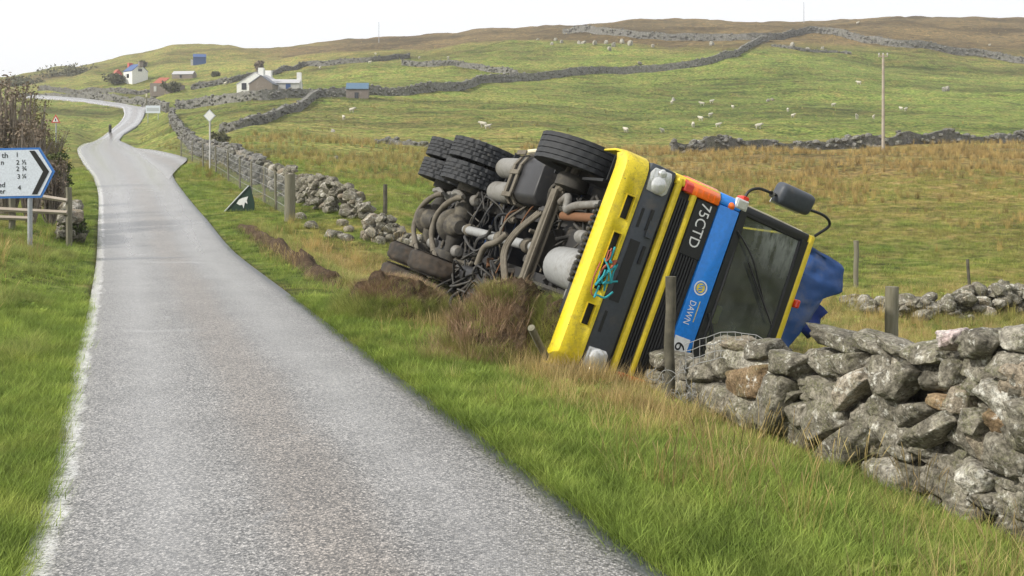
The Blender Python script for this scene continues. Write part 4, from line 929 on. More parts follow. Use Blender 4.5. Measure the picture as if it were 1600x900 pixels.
# tipping body and its sheet
bd = MB(); bd.span((-6.3, -1.2, 1.22), (-.80, 1.2, 1.30)); bd.span((-6.3, -1.22, 1.30), (-.80, -1.16, 2.9)); bd.span((-6.3, 1.16, 1.30), (-.80, 1.22, 2.9)); bd.span((-.86, -1.16, 1.30), (-.80, 1.16, 3.15)); bd.span((-6.3, -1.16, 1.30), (-6.24, 1.16, 2.9))
bd.build('tipping_body', MT['bluewall'], LR)
for k in range(9): 
    for sy in (-1, 1): MB().span((-6.2+k*.65, sy*1.22, 1.25), (-6.1+k*.65, sy*1.26, 2.9)).build('body_rib', MT['bluewall'], LR)
for x in np.arange(-6.0, -.9, .5): MB().span((x, -1.15, 1.10), (x+.08, 1.15, 1.22)).build('floor_bearer', MT['frame'], LR)
# sheet: folds hanging forward from the body over the cab roof
tz = MB(); R0 = [(-.86, -1.23, 2.9), (-.86, -.9, 3.05), (-.86, -.5, 3.1), (-.86, 0, 3.1), (-.86, .5, 3.1), (-.86, 1.0, 3.05), (-.86, 1.2, 2.9)]
R1 = [(-.35, -1.22, 3.10), (-.3, -1.12, 3.35), (-.3, -.55, 3.45), (-.3, -.1, 3.42), (-.3, .40, 3.4), (-.3, .95, 3.3), (-.4, 1.2, 3.0)]
R2 = [(.0, -1.17, 3.50), (.0, -1.13, 3.72), (.02, -.72, 3.80), (.0, -.30, 3.70), (.0, .12, 3.62), (.0, .60, 3.45), (-.1, 1.1, 3.1)]
R3 = [(.0, -1.10, 4.10), (.02, -1.04, 4.20), (.05, -.80, 4.28), (.05, -.62, 4.05), (.02, .00, 3.86), (.02, .40, 3.66), (0, 1.0, 3.2)]
R4 = [(-.3, -1.05, 4.15), (-.35, -.98, 4.22), (-.35, -.78, 4.28), (-.35, -.6, 4.05), (-.35, .05, 3.8), (-.35, .45, 3.6), (-.4, 1.0, 3.2)]
R5 = [(-2.2, -1.2, 3.0), (-2.2, -.9, 3.4), (-2.2, -.5, 3.5), (-2.2, 0, 3.5), (-2.2, .45, 3.4), (-2.2, .9, 3.2), (-2.2, 1.2, 3.0)]
R6 = [(-6.3, -1.2, 2.95), (-6.3, -.9, 3.1), (-6.3, -.5, 3.2), (-6.3, 0, 3.2), (-6.3, .45, 3.15), (-6.3, .9, 3.05), (-6.3, 1.2, 2.95)]
tz.add(R0+R1+R2+R3+R4+R5+R6, [(i*7+k, i*7+k+1, i*7+8+k, i*7+7+k) for i in range(6) for k in range(6)])
me = tz.mesh('tarpaulin'); bm = bmesh.new(); bm.from_mesh(me); bmesh.ops.subdivide_edges(bm, edges=bm.edges, cuts=8, use_grid_fill=True, smooth=.12)
for v in bm.verts:
    p = v.co; n_ = v.normal if v.normal.length else Vector((1, 0, 0))
    v.co = p + n_*(.05*abs(mnoise.noise(Vector((p.x*1.5+p.z*2.2, p.y*3, p.z*1.2))))+.04*abs(mnoise.noise(Vector((p.x*5+p.y*3, p.y*7, p.z*4)))))
bm.to_mesh(me); bm.free(); me.shade_smooth()
link('tarpaulin', me, LR, MT['tarp'])
fl_ = MB(); g = [[(-.35+.05*math.sin(k*1.9+j), -.62+.10*k+.03*j, 4.18+.10*j-.03*k) for k in range(5)] for j in range(4)]
vv = [p for r in g for p in r]; fl_.add(vv, [(j*5+k, j*5+k+1, j*5+6+k, j*5+5+k) for j in range(3) for k in range(4)])
f_ = fl_.build('tarpaulin_flap', MT['tarp2'], LR, smooth=70); f_.modifiers.new('thickness', 'SOLIDIFY').thickness = .02
# rope and rags caught in the bumper opening
for k in range(9):
    y = -.12+k*.045; pts = [(1.36, y, .58+rh.uniform(-.06, .05))]
    for j in range(4): pts.append((1.37+rh.uniform(0, .03), pts[-1][1]+rh.uniform(-.11, .14), pts[-1][2]+rh.uniform(-.03, .09)))
    MB().tube(bez(pts, 5), rh.choice((.008, .011)), 5).build('rope', MT['teal'] if k % 3 else MT['redtin'], LR)
MB().tube([(1.385, .25, .545), (1.39, .12, .60), (1.385, .0, .68)], .014, 6).build('rope', MT['teal'], LR)

# ------------------------------------------------------------------ turned earth round the lorry
def mound(name, c, rx, ry, hgt, rz, label=None, seed=0, mat='soil', seg=34, top=1.):
    vs, fs = [], []; n = seg
    for i in range(n+1):
        for j in range(n+1):
            u, v = i/n*2-1, j/n*2-1; d = min(1, math.hypot(u, v)); x = u*rx; y = v*ry
            X = c[0]+x*math.cos(rz)-y*math.sin(rz); Y = c[1]+x*math.sin(rz)+y*math.cos(rz)
            k = max(0, 1-d**2.2)**top
            h = hgt*k*(1+.35*mnoise.noise(Vector((X*2, Y*2, seed)))) + (.14*mnoise.noise(Vector((X*5, Y*5, seed+4)))+.10*mnoise.noise(Vector((X*13, Y*13, seed))))*min(1, 2*k)
            X += .1*mnoise.noise(Vector((X*4, Y*4, 9+seed)))*k; vs.append((X, Y, float(zs(X, Y))-.12+h+.10*min(1, k*3)))
    fs = [(i*(n+1)+j, i*(n+1)+j+1, (i+1)*(n+1)+j+1, (i+1)*(n+1)+j) for i in range(n) for j in range(n)]
    me = bpy.data.meshes.new(name); me.from_pydata(vs, [], fs); bm = bmesh.new(); bm.from_mesh(me); bmesh.ops.recalc_face_normals(bm, faces=bm.faces); bm.to_mesh(me); bm.free(); me.shade_smooth()
    return tag(link(name, me, None, MT[mat]), kind='structure')
mound('earth_mound', (-.05, 10.75), .62, .72, .74, .1, seed=1, top=.8)
mound('earth_mound', (.50, 10.6), .45, .55, .74, .1, seed=2)
mound('earth_mound', (-1.5, 13.5), .85, .9, .50, .2, seed=3)
gl3 = [hit(*p) for p in ((370, 352), (400, 372), (430, 392), (470, 420), (505, 440), (530, 450))]
gp = bez(gl3, 14); vs = []; NC = 9                # torn turf edge: a crumbling dark face towards the road, sods rolled back behind it
for i, p in enumerate(gp):
    d = gp[min(i+1, len(gp)-1)]-gp[max(i-1, 0)]; d.z = 0; d.normalize(); nx, ny = d.y, -d.x
    if nx < 0: nx, ny = -nx, -ny
    e = math.sin(math.pi*i/(len(gp)-1))**.4
    for j in range(NC):
        t = j/(NC-1); o_ = (t-.35)*.62+.10*mnoise.noise(Vector((i*.35, j*.5, 3))); x, y = p.x+nx*o_, p.y+ny*o_
        h = (-.08, -.01, .10, .15, .13, .09, .05, .0, -.07)[j]*e*(1.7+1.8*mnoise.noise(Vector((i*.22, 0, 7))))+.06*mnoise.noise(Vector((x*9, y*9, 2)))
        vs.append((x, y, gz(x, y)+h))
me = bpy.data.meshes.new('earth_bank'); me.from_pydata(vs, [], [(i*NC+j, i*NC+j+1, (i+1)*NC+j+1, (i+1)*NC+j) for i in range(len(gp)-1) for j in range(NC-1)]); me.shade_smooth()
tag(link('earth_bank', me, None, MT['soil']), kind='structure')

# ------------------------------------------------------------------ posts, fences, netting
def post_mesh(h, r, r1=None, lean=0, n=10, seed=0):
    mb = MB(); rr_ = random.Random(seed); pts = []; rs = []
    for k in range(6):
        t = k/5; pts.append((rr_.uniform(-.01, .01)+lean*t, rr_.uniform(-.01, .01), -.35+(h+.35)*t)); rs.append((r*(1-t)+(r1 or r)*t)*rr_.uniform(.94, 1.05))
    mb.tube(pts, rs, n); return mb
def post(px, base, top, wpx, label, mat='wood', lean=0., d=None, seed=0):
    p = hit(px, base) if d is None else Vector(((px-800)/1600*d, d, 0))
    if d is not None: p.z = gz(p.x, p.y)
    zt = H-(top-260)/1600*p.y; h = zt-gz(p.x, p.y); r = wpx/1600*p.y/2
    o = post_mesh(h, r, r*.95, lean, seed=seed).build('fence_post', MT[mat], smooth=40); o.location = (p.x, p.y, gz(p.x, p.y)); tag(o, label, 'fence post'); return o
post(1047, 636, 432, 17, 'slim dark wooden post standing in front of the lorry grille', 'darkwood', .0, seed=1)
post(1393, 545, 448, 21, 'thick grey wooden post rising behind the foreground wall', 'wood', 0, d=11.6, seed=2)
post(1338, 450, 376, 8, 'thin weathered post in the field to the right of the blue tarpaulin', 'wood', 0, seed=3)
post(1520, 470, 405, 5, 'very thin leaning stake in the field beyond the rubble bank', 'darkwood', -.12, seed=4)
post(602, 338, 288, 7, 'lone dark post between the broken wall and the wheels', 'darkwood', 0, seed=5)
post(453, 347, 272, 17, 'stout strainer post at the end of the verge fence', 'wood', 0, seed=6)
post(1200, 336, 290, 3, 'short stake in the brown field above the mirror', 'wood', 0, seed=8) if False else None
st_ = MB(); a = hit(880, 582); b_ = Vector(((830-800)/1600*9.7, 9.7, H-(512-260)/1600*9.7))
st_.tube(bez([a+Vector((0, 0, -.1)), a.lerp(b_, .5)+Vector((-.03, 0, -.03)), b_], 4), [.036]*9, 9)
tag(st_.build('broken_stake', MT['wood'], smooth=40), 'broken grey stake leaning against the bumper end', 'stake')
# verge fence: posts and line wires in one fence
fpx = [(283, 245, 200), (300, 252, 207), (318, 262, 216), (338, 272, 228), (357, 283, 236), (375, 296, 246), (393, 305, 252), (412, 318, 258), (432, 330, 268)]
P0 = hit(452, 345); fence = empty('wire_fence', (P0.x, P0.y, gz(P0.x, P0.y)), 'wire fence with thin posts in front of the stone wall along the verge', 'fence'); tops = []
for i, (px, base, top) in enumerate(fpx):
    p = hit(px, base); g0 = gz(p.x, p.y); h = H-(top-260)/1600*p.y-g0; h = min(max(h, .9), 1.35)
    o = post_mesh(h, .045, .04, r_.uniform(-.05, .05), 7, 30+i).build('post', MT['wood'], fence, smooth=40); o.location = Vector((p.x, p.y, g0))-fence.location; tops.append((Vector((p.x, p.y, g0)), h))
tops.append((Vector((P0.x, P0.y, gz(P0.x, P0.y))), 1.2))
for k in (.25, .5, .75, .95):
    mb = MB(); mb.tube([p+Vector((0, 0, h*k))-fence.location for p, h in tops], .007, 4); mb.build('wire', MT['wire'], fence)
mb = MB()
for (p, h), (q, h2) in zip(tops[:-1], tops[1:]):
    for t in np.arange(0, 1, .09): c = p.lerp(q, float(t)); hh = h+(h2-h)*t; mb.tube([c+Vector((0, 0, .05))-fence.location, c+Vector((0, 0, hh*.95))-fence.location], .007, 3)
mb.build('wire_stays', MT['wire'], fence)
# torn stock netting trampled in front of the cab
nb = MB(); NP = []
for i in range(17):
    t = i/16; px = 1072+t*175; top = 545-30*math.sin(t*2.4+.25)+(40*t**3); Yn = 9.05-.5*t
    NP.append((px, top, Yn))
def npos(px, py, Y): return Vector(((px-800)/1600*Y, Y, H-(py-260)/1600*Y))
rows = [[npos(px+rh.uniform(-1.5, 1.5), top+k*13+rh.uniform(-2, 2), Yn) for px, top, Yn in NP] for k in range(4)]
for row in rows: nb.tube(row, .0032, 4)
for i in range(17): nb.tube([rw[i] for rw in rows], .0026, 4)
tag(nb.build('wire_netting', MT['wire']), 'torn sagging wire netting draped over the stones in front of the windscreen', 'netting')
nb = MB()
for k in range(14):
    p = npos(1046+rh.uniform(0, 40), 575+rh.uniform(0, 50), 9.25); pts = [p]
    for j in range(5): pts.append(pts[-1]+Vector((rh.uniform(-.09, .09), rh.uniform(-.05, .05), rh.uniform(-.09, .09))))
    nb.tube(bez(pts, 4), .0035, 4)
tag(nb.build('tangled_wire', MT['wire']), 'tangle of crumpled fence wire beside the slim dark post', 'wire', kind='stuff')
# tall pole
def mast(px, base, top, rpx, label, name, cat, mat, xarm=True, d=None):
    p = hit(px, base); h = H-(top-260)/1600*p.y-gz(p.x, p.y); root = empty(name, (p.x, p.y, gz(p.x, p.y)), label, cat); r = rpx/1600*p.y
    MB().tube([(0, 0, -.5), (0, 0, h*.5), (0, 0, h)], [r, r*.85, r*.7], 10).build('pole', MT[mat], root, smooth=50)
    if xarm:
        MB().box((0, 0, h-.15), (.75, .10, .10)).build('crossarm', MT['pole'], root)
        for x in (-.32, 0, .32): MB().lathe([(.001, .22), (.05, .2), (.06, .1), (.03, .02), (.001, 0)], 8, 2, (x, 0, h-.1)).build('insulator', MT['roughcast'], root, smooth=50)
    return root
mast(1380, 238, 85, 2.6, 'tall pale wooden electricity pole standing in the brown field', 'electricity_pole', 'pole', 'pole')
mast(592, 68, 34, .5, 'tiny thin mast on the skyline above the cottage field', 'radio_mast', 'mast', 'galv', False)
mast(1256, 38, 3, .5, 'thin mast on the crest of the right hand hill', 'radio_mast', 'mast', 'galv', False)

# ------------------------------------------------------------------ road signs
d = 20.; sx = lambda px: (px-800)/1600*d; sz = lambda py: H-(py-260)/1600*d
g0 = gz(sx(45), d)
sg = empty('direction_sign', (sx(45), d, g0), 'white arrow direction sign with blue border and black chevron on a grey post', 'road sign'); oS = sg.location
def spoly(name, pts, y0, y1, mat):
    mb = MB(); mb.prism([(sx(a)-oS.x, sz(b)-oS.z) for a, b in pts], y0, y1); return mb.build(name, MT[mat], sg)
spoly('sign_panel', [(-170, 234), (62, 230.5), (85.5, 268), (65, 309), (-170, 313)], 0, .02, 'signblue')
spoly('sign_face', [(-166, 238), (60, 233.8), (81.3, 268), (63, 305.5), (-166, 309.5)], -.006, -.001, 'signwhite')
spoly('chevron', [(46, 235.5), (54.5, 235.3), (77, 268), (58.5, 303.5), (50, 303.7), (67.5, 268)], -.012, -.007, 'signblack')
MB().tube([(0, .05, -.4), (0, .05, sz(240)-oS.z)], .046, 10).build('post', MT['galv'], sg, smooth=50)
MB().tube([(-1.9, .05, -.4), (-1.9, .05, sz(240)-oS.z)], .046, 10).build('post', MT['galv'], sg, smooth=50)
for y in (250, 295): MB().span((-1.96, .02, sz(y)-oS.z-.02), (.06, .05, sz(y)-oS.z+.02)).build('rail', MT['galv'], sg)
for body, px, py, s in (('th', 8, 243, .155), ('1', 27, 242, .13), ('n', 4, 254, .14), ('2', 28, 254, .13), ('½', 38, 253.5, .13), ('2', 28, 264, .13), ('¾', 38.5, 263.5, .13), ('3', 29.5, 276, .13), ('¼', 38.5, 275.5, .13), ('ed', 3, 289, .14), ('4', 30.5, 293.5, .13), ('er', 4, 299, .14)):
    o = link('lettering', text_mesh(body, s), sg, MT['signblack']); o.rotation_euler = (math.pi/2, 0, 0); o.location = (sx(px)-oS.x, -.0095, sz(py)-oS.z)
# diamond passing-place sign
p = hit(328, 240); d = 52.; X = (328-800)/1600*d; g0 = gz(X, d); root = empty('passing_place_sign', (X, d, g0), 'white diamond sign on a slim pole beside the verge wall', 'road sign')
zt = H-(181-260)/1600*d-g0; MB().tube([(0, 0, -.3), (0, 0, zt)], .045, 8).build('pole', MT['roughcast'], root, smooth=50)
MB().prism([(0, zt-.33), (.31, zt), (0, zt+.33), (-.31, zt)], -.07, -.045).build('sign_plate', MT['signback'], root); MB().prism([(0, zt-.28), (.26, zt), (0, zt+.28), (-.26, zt)], -.078, -.071).build('plate_face', MT['white'], root)
p = hit(239, 186); d = p.y; k = d/1600; root = empty('advance_sign', (p.x, d, gz(p.x, d)), 'white rectangular sign board where the far road bends', 'road sign')
zc = H-(171-260)*k-gz(p.x, d)
MB().box((0, 0, zc), (23*k, .06, 12*k)).build('sign_plate', MT['signwhite'], root, bevel=.03); MB().box((0, -.035, zc), (19*k, .02, 5*k)).build('sign_legend', MT['signback'], root)
for x in (-8, 8): MB().tube([(x*k, .05, -.3), (x*k, .05, zc)], .06, 8).build('post', MT['galv'], root)
p = hit(229, 173); root = empty('snow_pole', (p.x, p.y, gz(p.x, p.y)), 'thin marker pole with a pale top at the far road bend', 'marker post'); h = H-(146-260)/1600*p.y-gz(p.x, p.y)
MB().tube([(0, 0, -.3), (0, 0, h*.8)], .12, 8).build('pole', MT['wood'], root); MB().tube([(0, 0, h*.8), (0, 0, h)], .14, 8).build('pole_top', MT['cream'], root)
p = hit(172, 208); root = empty('roadside_post', (p.x, p.y, gz(p.x, p.y)), 'small dark marker post on the grass inside the far road bend', 'marker post')
k = p.y/1600; MB().tube([(0, 0, -.3), (0, 0, 11*k)], 2.3*k, 8).build('post', MT['signblack'], root, smooth=40); MB().lathe([(.001, 3*k), (1.6*k, 2.4*k), (2.7*k, 0), (.001, -.5*k)], 10, 2, (0, 0, 11*k)).build('cap', MT['darkwood'], root, smooth=40)
# small red triangle sign in the bushes
d = 62.; X = (87-800)/1600*d; g0 = gz(X, d); zc = H-(186-260)/1600*d-g0; root = empty('warning_sign', (X, d, g0), 'small red and white triangle warning sign above the brown bushes', 'road sign')
MB().tube([(0, .05, -.3), (0, .05, zc)], .04, 8).build('post', MT['galv'], root); MB().prism([(-.29, zc-.23), (.29, zc-.23), (0, zc+.29)], 0, .03).build('border', MT['redpaint'], root); MB().prism([(-.17, zc-.16), (.17, zc-.16), (0, zc+.14)], -.012, -.002).build('face', MT['white'], root); MB().prism([(-.04, zc-.12), (.04, zc-.12), (.03, zc+.03), (-.03, zc+.03)], -.02, -.013).build('symbol', MT['signblack'], root)
# green folding triangle board on the verge
p = hit(374, 332); d = p.y; k = d/1600; g0 = gz(p.x, d); root = empty('folding_board', (p.x, d, g0), 'dark green triangular folding board with a pale emblem on the verge', 'warning board')
fx = lambda px: (px-374)*k; fz = lambda py: (332-py)*k
MB().prism([(fx(351), fz(331)), (fx(397.5), fz(331)), (fx(398), fz(318)), (fx(391), fz(290)), (fx(387), fz(292))], -.02, .02).build('panel', MT['signgreen'], root, bevel=.01)
MB().tube([(fx(351), -.03, fz(331)), (fx(370), -.03, fz(310.5)), (fx(389), -.03, fz(290.5))], .02, 6).build('frame_edge', MT['signback'], root)
MB().prism([(fx(370), fz(318)), (fx(374), fz(312)), (fx(379), fz(309.5)), (fx(388), fz(307)), (fx(386), fz(313)), (fx(387), fz(319)), (fx(383), fz(316)), (fx(381), fz(326)), (fx(379), fz(320)), (fx(375), fz(321))], -.03, -.021).build('emblem', MT['white'], root)
MB().tube([(fx(391), .02, fz(291)), (fx(392), .5, -.05)], .018, 6).build('leg', MT['galv'], root)

# ------------------------------------------------------------------ buildings on the hill
def house_box(w_, dpt, hw_, hr, wallm, roofm, root, name='wall', over=.15, x=0, y=0, z=0, rot=0):
    """gabled block: ridge along x"""
    M_ = Matrix.Translation((x, y, z)) @ Matrix.Rotation(rot, 4, 'Z')
    mb = MB(); mb.prism([(-dpt/2, -2.), (dpt/2, -2.), (dpt/2, hw_), (0, hw_+hr), (-dpt/2, hw_)], -w_/2, w_/2, (1, 2, 0)); o = mb.build(name, MT[wallm], root); o.matrix_local = M_
    rf = MB(); t = .12; sl_ = math.atan2(hr, dpt/2)
    for s in (-1, 1):
        L = math.hypot(hr, dpt/2)+over; c = Vector((0, s*(dpt/4+over*.35), hw_+hr/2-over*.3+.1)); rf.box(c, (w_+over*.7, L, t), (-s*sl_, 0, 0))
    r2 = rf.build('roof', MT[roofm], root); r2.matrix_local = M_
    return o, r2, M_
def put(mb, name, mat, root, M_, **k): o = mb.build(name, MT[mat], root, **k); o.matrix_local = M_; return o
# cottage: ridge across the view at the back, stone gabled byre in front
p = hit(417, 147); k = p.y/1600; rt = empty('white_cottage', (p.x, p.y, gz(p.x, p.y)), 'white cottage with two chimneys and a brown stone gabled byre in front', 'house')
fx = lambda px: (px-417)*k; fz = lambda py: (147-py)*k
o, rf, M_ = house_box(7.0, 60*k, fz(133), fz(115)-fz(133), 'whitewash', 'paleslate', rt, x=fx(401), y=4.0, rot=math.radians(84))
put(MB().span((-3.4, -1.35, fz(124)), (-2.7, -.45, fz(107))), 'chimney', 'whitewash', rt, M_); put(MB().span((2.4, -.6, fz(124)), (3.2, .4, fz(106))), 'chimney', 'whitewash', rt, M_)
put(MB().span((-3.56, 1.5, .6), (-3.49, 2.3, 1.7)), 'window', 'window', rt, M_); put(MB().span((-1.2, 30*k, .5), (-.3, 30*k+.06, 1.6)), 'window', 'window', rt, M_); put(MB().span((.8, 30*k, .5), (1.7, 30*k+.06, 1.6)), 'window', 'window', rt, M_)
house_box(3.4, 36*k, fz(135), fz(122.5)-fz(135), 'rubblewall', 'slate', rt, 'byre_wall', x=fx(414), y=-.9, rot=math.radians(88))
o, rf, M_ = house_box(7.2, 4.4, fz(131), fz(124)-fz(131), 'roughcast', 'paleslate', rt, 'wing_wall', x=fx(429), y=3.4, rot=math.radians(4))
put(MB().span((2.95, -.45, -1), (3.7, .45, fz(112))), 'chimney', 'whitewash', rt, M_); put(MB().span((-.8, -2.24, .4), (.1, -2.18, 1.5)), 'window', 'window', rt, M_)
put(MB().span((1.4, -2.24, 0), (2.2, -2.18, 1.8)), 'door', 'bluewall', rt, M_)
# white and blue house with red porch
p = hit(212, 131); k = p.y/1600; rt = empty('white_house', (p.x, p.y, gz(p.x, p.y)), 'white gabled house with a dark blue roof beside the red hut', 'house'); 
o, rf, M_ = house_box(50*k*.55, 26*k, 14*k, 11*k, 'whitewash', 'bluewall', rt, x=0, rot=math.radians(-42))
put(MB().span((-3.2, -.5, 21*k), (-2.4, .5, 29*k)), 'chimney', 'redpaint', rt, M_); put(MB().span((2.0, -.5, 21*k), (2.8, .5, 29*k)), 'chimney', 'rubblewall', rt, M_)
hw_ = 50*k*.55/2; put(MB().span((hw_, -.5, 14*k), (hw_+.06, .5, 18*k)), 'window', 'window', rt, M_); put(MB().span((-.5, -13*k-.06, 4*k), (.6, -13*k, 10*k)), 'window', 'window', rt, M_)
p = hit(183, 128); k = p.y/1600; rt = empty('red_hut', (p.x, p.y, gz(p.x, p.y)), 'small red and white hut left of the white gabled house', 'hut')
o, rf, M_ = house_box(14*k, 11*k, 8*k, 7*k, 'redpaint', 'redtin', rt, rot=math.radians(-50)); put(MB().span((7*k, -2*k, 2*k), (7*k+.06, 2*k, 8*k)), 'door', 'whitewash', rt, M_); put(MB().span((-1.5*k, -5.5*k-.06, 3*k), (1.5*k, -5.5*k, 7*k)), 'window', 'whitewash', rt, M_)
p = hit(312, 107); k = p.y/1600; rt = empty('blue_shed', (p.x, p.y, gz(p.x, p.y)), 'small dark blue shed high on the left hillside', 'shed')
o, rf, M_ = house_box(19*k, 14*k, 10*k, 5*k, 'bluewall', 'bluewall', rt, rot=math.radians(15)); put(MB().span((-9.5*k-.06, -3*k, 0), (-9.5*k, 3*k, 8*k)), 'door', 'bluetin', rt, M_); put(MB().span((-13*k, -7*k, -1), (-9.8*k, 3*k, 6*k)), 'lean_to', 'roughcast', rt, M_)
p = hit(559, 156); k = p.y/1600; rt = empty('stone_shed', (p.x, p.y, gz(p.x, p.y)), 'low stone shed with a blue grey tin roof against the long wall', 'shed')
o, rf, M_ = house_box(34*k, 18*k, 14*k, 9*k, 'rubblewall', 'bluetin', rt, rot=math.radians(3)); put(MB().span((-4*k, -9*k-.06, 0), (2*k, -9*k, 9*k)), 'door', 'window', rt, M_)
p = hit(262, 142); k = p.y/1600; rt = empty('ruined_byre', (p.x, p.y, gz(p.x, p.y)), 'overgrown stone byre with a rusty red roof corner left of the cottage', 'ruin')
MB().span((-20*k, -3, -1), (20*k, 3, 13*k)).build('wall', MT['rubblewall'], rt); MB().box((-12*k, 0, 17*k), (16*k, 6.2, .15), (.35, 0, 0)).build('roof', MT['redtin'], rt); MB().span((-14*k, -3.06, 0), (-10*k, -3, 8*k)).build('door', MT['roughcast'], rt)
p = hit(288, 122); k = p.y/1600; rt = empty('low_shed', (p.x, p.y, gz(p.x, p.y)), 'long low shed with a grey blue roof behind the ruined byre', 'shed'); house_box(34*k, 14*k, 5*k, 5*k, 'rubblewall', 'paleslate', rt, rot=math.radians(-8))
MB().span((-5*k, -7*k-.05, 0), (-2*k, -7*k+.02, 4*k)).build('door', MT['window'], rt)

# ------------------------------------------------------------------ shrubs
def leaves_mesh(rnd, n, clumps, size, squash=1.):
    v = np.zeros((n, 4, 3)); C_ = np.array([c[0] for c in clumps]); Rr = np.array([c[1] for c in clumps]); ci = rnd.integers(0, len(clumps), n)
    dirs = rnd.normal(size=(n, 3)); dirs /= np.linalg.norm(dirs, axis=1)[:, None]
    pos = C_[ci]+dirs*(Rr[ci]*rnd.random(n)**.45)[:, None]*np.array((1, 1, squash))
    a = rnd.normal(size=(n, 3)); a /= np.linalg.norm(a, axis=1)[:, None]; b = np.cross(a, rnd.normal(size=(n, 3))); b /= np.linalg.norm(b, axis=1)[:, None]
    s = size*rnd.uniform(.5, 1.3, n)[:, None]
    v[:, 0] = pos-a*s; v[:, 1] = pos+b*s*.45; v[:, 2] = pos+a*s; v[:, 3] = pos-b*s*.45
    me = bpy.data.meshes.new('crown'); me.vertices.add(n*4); me.vertices.foreach_set('co', v.astype(np.float32).ravel()); me.loops.add(n*4); me.loops.foreach_set('vertex_index', np.arange(n*4, dtype=np.int32))
    me.polygons.add(n); me.polygons.foreach_set('loop_start', np.arange(0, n*4, 4, dtype=np.int32)); me.polygons.foreach_set('loop_total', np.full(n, 4, np.int32)); me.update(calc_edges=True); return me
def shrub(X, Y, h, w_, label, mat, n=5000, size=.06, group='roadside shrubs', twigs=22, name='shrub', seed=0):
    rnd = np.random.default_rng(seed); rp = random.Random(seed); g0 = gz(X, Y); rt = empty(name, (X, Y, g0), label, 'shrub', group); mb = MB(); cl = []
    for k in range(twigs):
        a = rp.uniform(0, 6.3); rr_ = w_/2*rp.random()**.6; tip = Vector((rr_*math.cos(a), rr_*math.sin(a), h*rp.uniform(.45, 1.))); b = Vector((tip.x*.15, tip.y*.15, -.1))
        mid = b.lerp(tip, .5)+Vector((rp.uniform(-.15, .15), rp.uniform(-.15, .15), .15)); mb.tube(bez([b, mid, tip], 4), [.035*h/2*(1-.085*i) for i in range(9)], 5)
        cl += [(tuple(tip), w_*.17*rp.uniform(.6, 1.2)), (tuple(mid.lerp(tip, .3)), w_*.18*rp.uniform(.6, 1.2))]
        for q in range(3): t2 = mid.lerp(tip, rp.random())+Vector((rp.gauss(0, .2), rp.gauss(0, .2), rp.uniform(.0, .3)))*w_*.3; mb.tube([mid.lerp(tip, .4), t2], [.014, .005], 4)
    mb.build('stems', MT['bark'], rt); link('crown', leaves_mesh(rnd, n, cl, size), rt, MT[mat]); return rt
shb = [(12, 27., 3.5, 1.5, 'tall brown leafless shrub at the left edge above the direction sign', 'brownleaf', 6000), (48, 26., 2.5, 1.1, 'brown shrub directly behind the direction sign', 'brownleaf', 5000),
       (78, 27., 1.7, .8, 'lower brownish shrub behind the sign tip', 'brownleaf', 3500), (-45, 29., 3.9, 2.2, 'brown shrub cut off by the left edge of the photo', 'brownleaf', 6000), (52, 40., 3.9, 1.4, 'olive brown bush farther up the left bank', 'oliveleaf', 5000),
       (80, 58., 2.2, 1.8, 'rusty green bush beyond the brown shrubs', 'oliveleaf', 5000), (112, 24., .55, .6, 'small green bush at the foot of the fence corner', 'greenleaf', 2500), (92, 33., 1.8, .8, 'grey green bush under the small triangle sign', 'greenleaf', 4000)]
shb = [((q[0]-800)/1600*q[1],)+q[1:] for q in shb]
for i, (X, Y, h, w_, lb, mt, n) in enumerate(shb): shrub(X, Y, h, w_, lb, mt, int(n*.42), .05, seed=50+i, twigs=40)
for i, (px, base, hp, wp, lb) in enumerate(((268, 144, 13, 26, 'dark bush over the ruined byre'), (337, 117, 7, 10, 'dark small tree beside the long low shed'), (405, 112, 16, 12, 'brown bush behind the cottage chimney'), (223, 108, 9, 9, 'dark shrub behind the white gabled house'), (30, 132, 6, 70, 'dark thicket along the left skyline'), (110, 114, 5, 90, 'dark thicket on the skyline left of the red hut'), (185, 133, 10, 40, 'dark bushes in front of the red hut'), (345, 226, 16, 30, 'dark bush beside the diamond sign'))):
    p = hit(px, base); k = p.y/1600; shrub(p.x, p.y, hp*k*1.1, wp*k, lb, 'darkleaf' if i != 2 else 'brownleaf', 1300, .0032*p.y*.6, seed=80+i, group='bushes about the far crofts')
# wooden rail fence behind the sign
P1, P2 = Vector((-12.6, 23.2, 0)), Vector((-9.95, 23.0, 0)); rt = empty('rail_fence', (P2.x, P2.y, gz(P2.x, P2.y)), 'weathered wooden rail fence behind the direction sign', 'fence')
for t in (0, .5, 1.):
    p = P1.lerp(P2, t); o = post_mesh(1.35, .075, .07, 0, 8, int(t*9)).build('post', MT['wood'], rt, smooth=40); o.location = (p.x-P2.x, p.y-P2.y, gz(p.x, p.y)-rt.location.z)
for z0, z1, e in ((.46, .78, 1.), (.26, .40, .7), (1.0, 1.05, 1.)):
    p = P1.lerp(P2, 0); q = P1.lerp(P2, e); MB().tube([(p.x-P2.x, p.y-P2.y-.08, gz(p.x, p.y)-rt.location.z+z0), (q.x-P2.x, q.y-P2.y-.08, gz(q.x, q.y)-rt.location.z+z1)], [.06, .05], 5).build('rail', MT['pole'], rt)
stone_wall('dry_stone_wall', 'small stone gate pillar remnant behind the direction sign tip', 'stone wall', [Vector((-10.2, 23.6, 0)), Vector((-10.6, 24.6, 0)), Vector((-11.2, 26, 0))], 60, .2, .4, lambda t: .9, .22)

